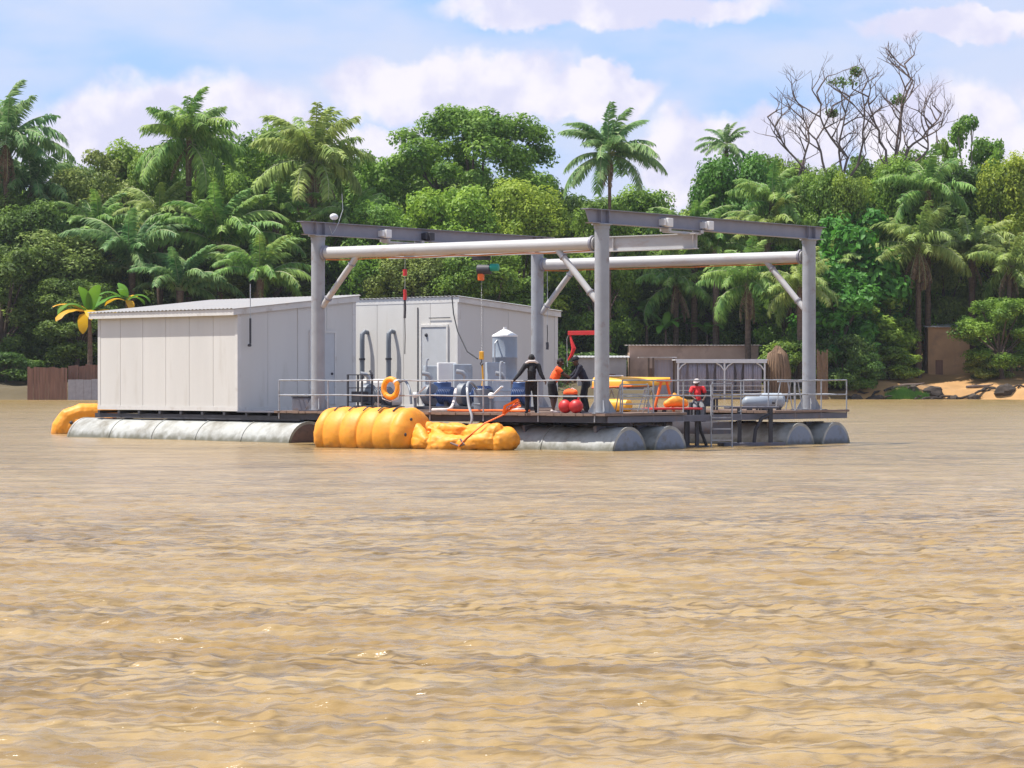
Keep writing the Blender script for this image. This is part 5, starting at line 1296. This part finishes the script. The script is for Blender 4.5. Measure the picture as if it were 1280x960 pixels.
T('shrub', 'leaf_olive', 1232, 440, 293, 60, 'olive shrub beside the shack wall', 'shrub', 'shrub')
T('shrub', 'leaf_dark', 1080, 440, 286.5, 60, 'dark shrub overhanging the water left of the sandy patch', 'shrub', 'shrub')
T('bushy2', 'leaf_mid', 1330, 200, 312, 130, 'green tree just outside the right edge')
T('bushy', 'leaf_mid', 985, 300, 300, 90, 'mid green tree filling the gap left of the far right post')
T('bushy2', 'leaf_mid', 900, 285, 309, 100, 'mid green tree under the rear pipe right of the banana plants')
T('bushy', 'leaf_olive', 1180, 300, 304, 80, 'olive tree between the shaggy palm and the raffia palm')
T('bushy2', 'leaf_mid', 1300, 300, 298, 100, 'leafy tree cut by the right edge above the shore')
T('bushy', 'leaf_mid', 202, 176, 314, 90, 'green tree just behind the spiky oil palm trunk')
T('bushy', 'leaf_mid', 270, 200, 314, 90, 'green tree right of the spiky oil palm')
T('bushy2', 'leaf_mid', 415, 205, 312, 100, 'green tree wrapping the skirt of the palm by the left post')
T('bushy', 'leaf_mid', 750, 244, 303, 95, 'green tree under the coconut palm crown')
T('bushy2', 'leaf_dark', 20, 240, 306, 90, 'dark tree behind the second oil palm at the left edge')
T('bushy', 'leaf_light', 1105, 210, 316, 90, 'yellowish green tree under the right half of the bare tree')
T('open', 'leaf_mid', 1175, 165, 318, 60, 'small open tree left of the thin bunched tree on the skyline')
T('shrub', 'leaf_dark', 8, 440, 286, 90, 'dark shrub at the waterline at the left edge', 'shrub', 'shrub')
T('shrub', 'leaf_dark', 740, 440, 296, 80, 'dark shrub behind the block shed', 'shrub', 'shrub')
T('shrub', 'leaf_dark', 640, 420, 292, 90, 'dark shrub behind the smaller cabin roof edge', 'shrub', 'shrub')
banana(112, 357, 279, 'yellowing banana plant with drooping leaves behind the cabin roof', 14, 1.9, 8, 4)
banana(158, 352, 281, 'smaller yellow-tipped banana plant over the cabin roof edge', 8, 1.3, 3, 9)
# second and back rows that close the wood
LM = ((-60,'the far left corner'),(20,'the tall palm at the left edge'),(85,'the board fence'),(140,'the yellow banana plants'),(190,'the left end of the cabin roof'),(236,'the spiky oil palm'),(290,'the cabin aerial'),(345,'the right end of the larger cabin'),(395,'the brown-skirted palm'),(440,'the left post'),(490,'the red floats'),(545,'the door of the smaller cabin'),(600,'the chain hoist'),(650,'the corner of the smaller cabin'),(700,'the people on deck'),(750,'the near post'),(800,'the coconut palm'),(850,'the end of the hoist girder'),(905,'the small far palm'),(950,'the dark palm trunk'),(1005,'the far right post'),(1055,'the bare tree'),(1110,'the bright large-leaved tree'),(1165,'the shaggy palm'),(1210,'the ochre shack'),(1262,'the right edge'),(1330,'the far right corner'))
_used = set()
def near_lm(x, row=0):
    q = min([q for q in LM if (q[1], row) not in _used], key=lambda q: abs(q[0]-x)); _used.add((q[1], row)); return q[1]
rr = random.Random(21); kinds = ['bushy', 'bushy2']; lm = ['leaf_dark', 'leaf_mid', 'leaf_blue', 'leaf_dark']
def skyl(x):
    pts = [(-200,200),(60,205),(130,195),(200,205),(280,190),(360,185),(450,205),(500,190),(700,215),(730,243),(830,243),(880,212),(1000,205),(1180,205),(1260,205),(1500,200)]
    for (a_, ya), (b_, yb) in zip(pts[:-1], pts[1:]):
        if x <= b_: return ya+(yb-ya)*(x-a_)/(b_-a_)
    return 205
for i in range(25):
    px_ = -80+i*57+rr.uniform(-12,12)
    T(kinds[i % 2], lm[rr.randrange(4)], px_, skyl(px_)+rr.uniform(0,26), 338+rr.uniform(-4,8), 120, 'dark back row tree behind '+near_lm(px_), group='back row trees of the wood')
for i in range(22):
    px_ = -60+i*63+rr.uniform(-14,14)
    if 1150 < px_ < 1225: continue
    T(kinds[i % 2], lm[rr.randrange(4)], px_, 320+rr.uniform(-20,30), 314+rr.uniform(-4,4), 110, 'low dark understorey tree behind '+near_lm(px_, 1), group='understorey trees of the wood')
# distant closed wood behind everything
r = np.random.default_rng(8); n = 60000; x = r.uniform(-95, 95, n); y = r.uniform(352, 362, n)
top = 17+2.5*np.sin(x*.21)+1.5*np.sin(x*.57+1); z = 4+top*r.random(n)**.8
Vv, Ff = leafcloud(np.stack([x,y,z], -1), unit(r.normal(size=(n,3))+np.array([0,-.4,.6])), .75, .6, 2)
o = bpy.data.objects.new('distant_wood', npmesh('distant_wood', Vv, Ff, 'leaf_dark')); COL.objects.link(o); o['kind'] = 'stuff'
# undergrowth at the foot of the wood
P_ = []
r = np.random.default_rng(5)
x = r.uniform(-62, 62, 90000); y = 287+r.random(90000)**.7*22; hmax = 1.0+1.6*np.clip(np.sin(x*.5)+np.sin(x*.21+1)+.6, 0, 2)
z = gz(x, y)+r.random(90000)**1.5*hmax
sand = ((x > 35) & (x < 62) & (y < 302)) | ((x > 6) & (x < 28) & (y < 300))
keep = ~sand; P_ = np.stack([x,y,z], -1)[keep]
Vv, Ff = leafcloud(P_, unit(r.normal(size=P_.shape)+np.array([0,0,.7])), .38, .5, 4)
o = bpy.data.objects.new('undergrowth', npmesh('undergrowth', Vv, Ff, 'leaf_dark')); COL.objects.link(o); o['kind'] = 'stuff'
# bright grass tuft at the waterline
n = 2600; a = r.random(n)*2*PI; rad = np.sqrt(r.random(n)); bx = PX(1135, 283.6)
x = bx.x+rad*np.cos(a)*2.2; y = 284.2+rad*np.sin(a)*.6; z = np.maximum(gz(x, y), 0)
h = .35+.45*r.random(n); dxx = r.normal(size=n)*.14; dyy = r.normal(size=n)*.1; wv = .03
Vv = np.stack([np.stack([x-wv,y,z],-1), np.stack([x+wv,y,z],-1), np.stack([x+dxx,y+dyy,z+h],-1)], 1).reshape(-1,3)
o = bpy.data.objects.new('shore_grass', npmesh('shore_grass', Vv, np.arange(n*3).reshape(-1,3), 'grass_blade')); COL.objects.link(o); o['kind'] = 'stuff'

# ---- the bare tree
Y = 309; bp = PX(1050, Y); g = ground(bp.x, Y)
bt = thing('bare_tree', 'tall leafless tree with spreading branches against the sky at right', 'tree', (bp.x, Y, g), 0)
rb = random.Random(42)
def grow(mb, p, d, L, r_, depth, tips):
    k = 4; pts = [p.copy()]; rad = [r_]
    for i in range(k):
        d = (d+Vector((rb.uniform(-.20,.20), rb.uniform(-.20,.20), rb.uniform(-.08,.20)))).normalized()
        p = p+d*L/k; pts.append(p.copy()); rad.append(r_*(1-.38*(i+1)/k))
    mb.path(pts, rad, 7 if r_ > .08 else 4)
    if depth == 0: tips.append(p); return
    m_ = 2 if rb.random() < .45 else 3
    for i in range(m_):
        ax_ = Vector((rb.uniform(-1,1), rb.uniform(-.6,.6), rb.uniform(-.25,.7))).normalized()
        q = pts[rb.choice((3,4,4))] if i else pts[4]
        grow(mb, q, (d*.85+ax_*.85).normalized(), L*rb.uniform(.66,.88), r_*.62*rb.uniform(.8,1), depth-1, tips)
def pt(px_, py_, dy=0): return Vector(((px_*1.0-1050)/3556*Y, dy, ZY(py_+(30 if py_ < 200 else 16)-(.08*(200-py_) if py_ < 200 else 0), Y)-g))
tips = []
for i, (base_, limbs) in enumerate((((1035, 240), [[(1015,200),(985,160),(960,122)], [(1000,190),(1012,150),(1004,110)], [(1030,200),(1022,150),(1040,110)]]),
                         ((1050, 235), [[(1052,190),(1047,150),(1062,100)], [(1070,180),(1078,140),(1075,95)], [(1058,170),(1030,135),(1020,95)]]),
                         ((1112, 235), [[(1118,190),(1122,150),(1130,90)], [(1135,160),(1160,140),(1178,118)], [(1105,160),(1092,130),(1085,100)], [(1140,180),(1160,160),(1160,135)], [(1128,120),(1140,80),(1132,60)]]))):
    mb = MB(); b0 = pt(*base_); r0 = .30
    mb.path([Vector((b0.x*.4, 0, -.5)), Vector((b0.x*.7, .2, b0.z*.5)), b0], [.45, .32, .21], 10); mb.build('trunk', 'bark', bt, True)
    for j, lb_ in enumerate(limbs):
        mb = MB(); dy = rb.uniform(-2,2)
        pts = [b0]+[pt(x_, y_, dy*(k_+1)/3) for k_, (x_, y_) in enumerate(lb_)]
        fine = []
        for a_, b_ in zip(pts[:-1], pts[1:]):
            for k_ in range(3): fine.append(a_.lerp(b_, k_/3)+Vector((rb.uniform(-.22,.22), 0, rb.uniform(-.15,.15))))
        fine.append(pts[-1]); nn = len(fine); mb.path(fine, [.17*(1-.68*k_/nn) for k_ in range(nn)], 8)
        for k_ in (3, 5, 6, 7, 8, 9):
            d = (fine[min(k_+1, nn-1)]-fine[k_-1]).normalized(); sd_ = Vector((rb.choice((-1,1))*rb.uniform(.5,1), rb.uniform(-.5,.5), rb.uniform(-.1,.6)))
            grow(mb, fine[k_], (d*.5+sd_).normalized(), rb.uniform(1.3,2.3), .10, 3 if k_ % 2 else 2, tips)
        mb.build('branch', 'branch_bark', bt, True)
for px_, py_, rw, rh in ((1056,82,2.2,.6), (1070,70,.8,.6), (1122,102,.8,.6), (1040,118,.7,.5),):
    c = pt(px_, py_); k = 150; d = unit(r.normal(size=(k,3)))*(r.random((k,1))**.4)
    P = np.array(c)+d*np.array([rw, rw*.6, rh]); Vv, Ff = leafcloud(P, unit(r.normal(size=P.shape)+np.array([0,0,.6])), .38, .6, 3)
    o = bpy.data.objects.new('leaf_clump', npmesh('leaf_clump', Vv, Ff, 'leaf_dark')); COL.objects.link(o); o.parent = bt; o['kind'] = 'stuff'

# driftwood and roots littering the right-hand shore
rd = random.Random(77)
for i in range(26):
    px_ = 1062+i*8.6+rd.uniform(-3,3); Yd = 283.6+rd.uniform(0,2.0); p = PX(px_, Yd); L_ = rd.uniform(.8,2.2); zz = max(ground(p.x, Yd), 0)
    o = MB().path([(-L_/2,0,.0), (-L_*.2,.1,.12+rd.uniform(0,.2)), (L_*.2,-.05,.1+rd.uniform(0,.3)), (L_/2,.1,rd.uniform(.05,.6))], [.10,.13,.10,.03], 6).build('driftwood', 'rock_dark', None, True)
    o['label'] = ['thin', 'thick', 'crooked', 'low', 'forked-looking'][i % 5]+' dark driftwood lying at the waterline '+['below the bright large-leaved tree', 'left of the sandy patch', 'under the sandy patch', 'beside the grass tuft', 'below the shaggy palm', 'in front of the ochre shack', 'at the right edge of the picture'][min(6, i//4)]; o['category'] = 'driftwood'; o['group'] = 'driftwood along the right-hand waterline'
    o.location = (p.x, Yd, zz); o.rotation_euler = (0, 0, rd.uniform(-.7,.7))


# ---- river haze
hm = bpy.data.materials.new('haze'); hm.use_nodes = True; hn = hm.node_tree; hn.nodes.clear()
ho_ = hn.nodes.new('ShaderNodeOutputMaterial'); pv_ = hn.nodes.new('ShaderNodeVolumePrincipled')
pv_.inputs['Color'].default_value = (.90,.94,1,1); pv_.inputs['Density'].default_value = .00008; pv_.inputs['Anisotropy'].default_value = .2
hn.links.new(pv_.outputs[0], ho_.inputs['Volume']); MATS['haze'] = hm
hz_ = MB().b2(-2900, 2900, -60, 3700, -6, 46).build('haze', 'haze', None); hz_['kind'] = 'stuff'
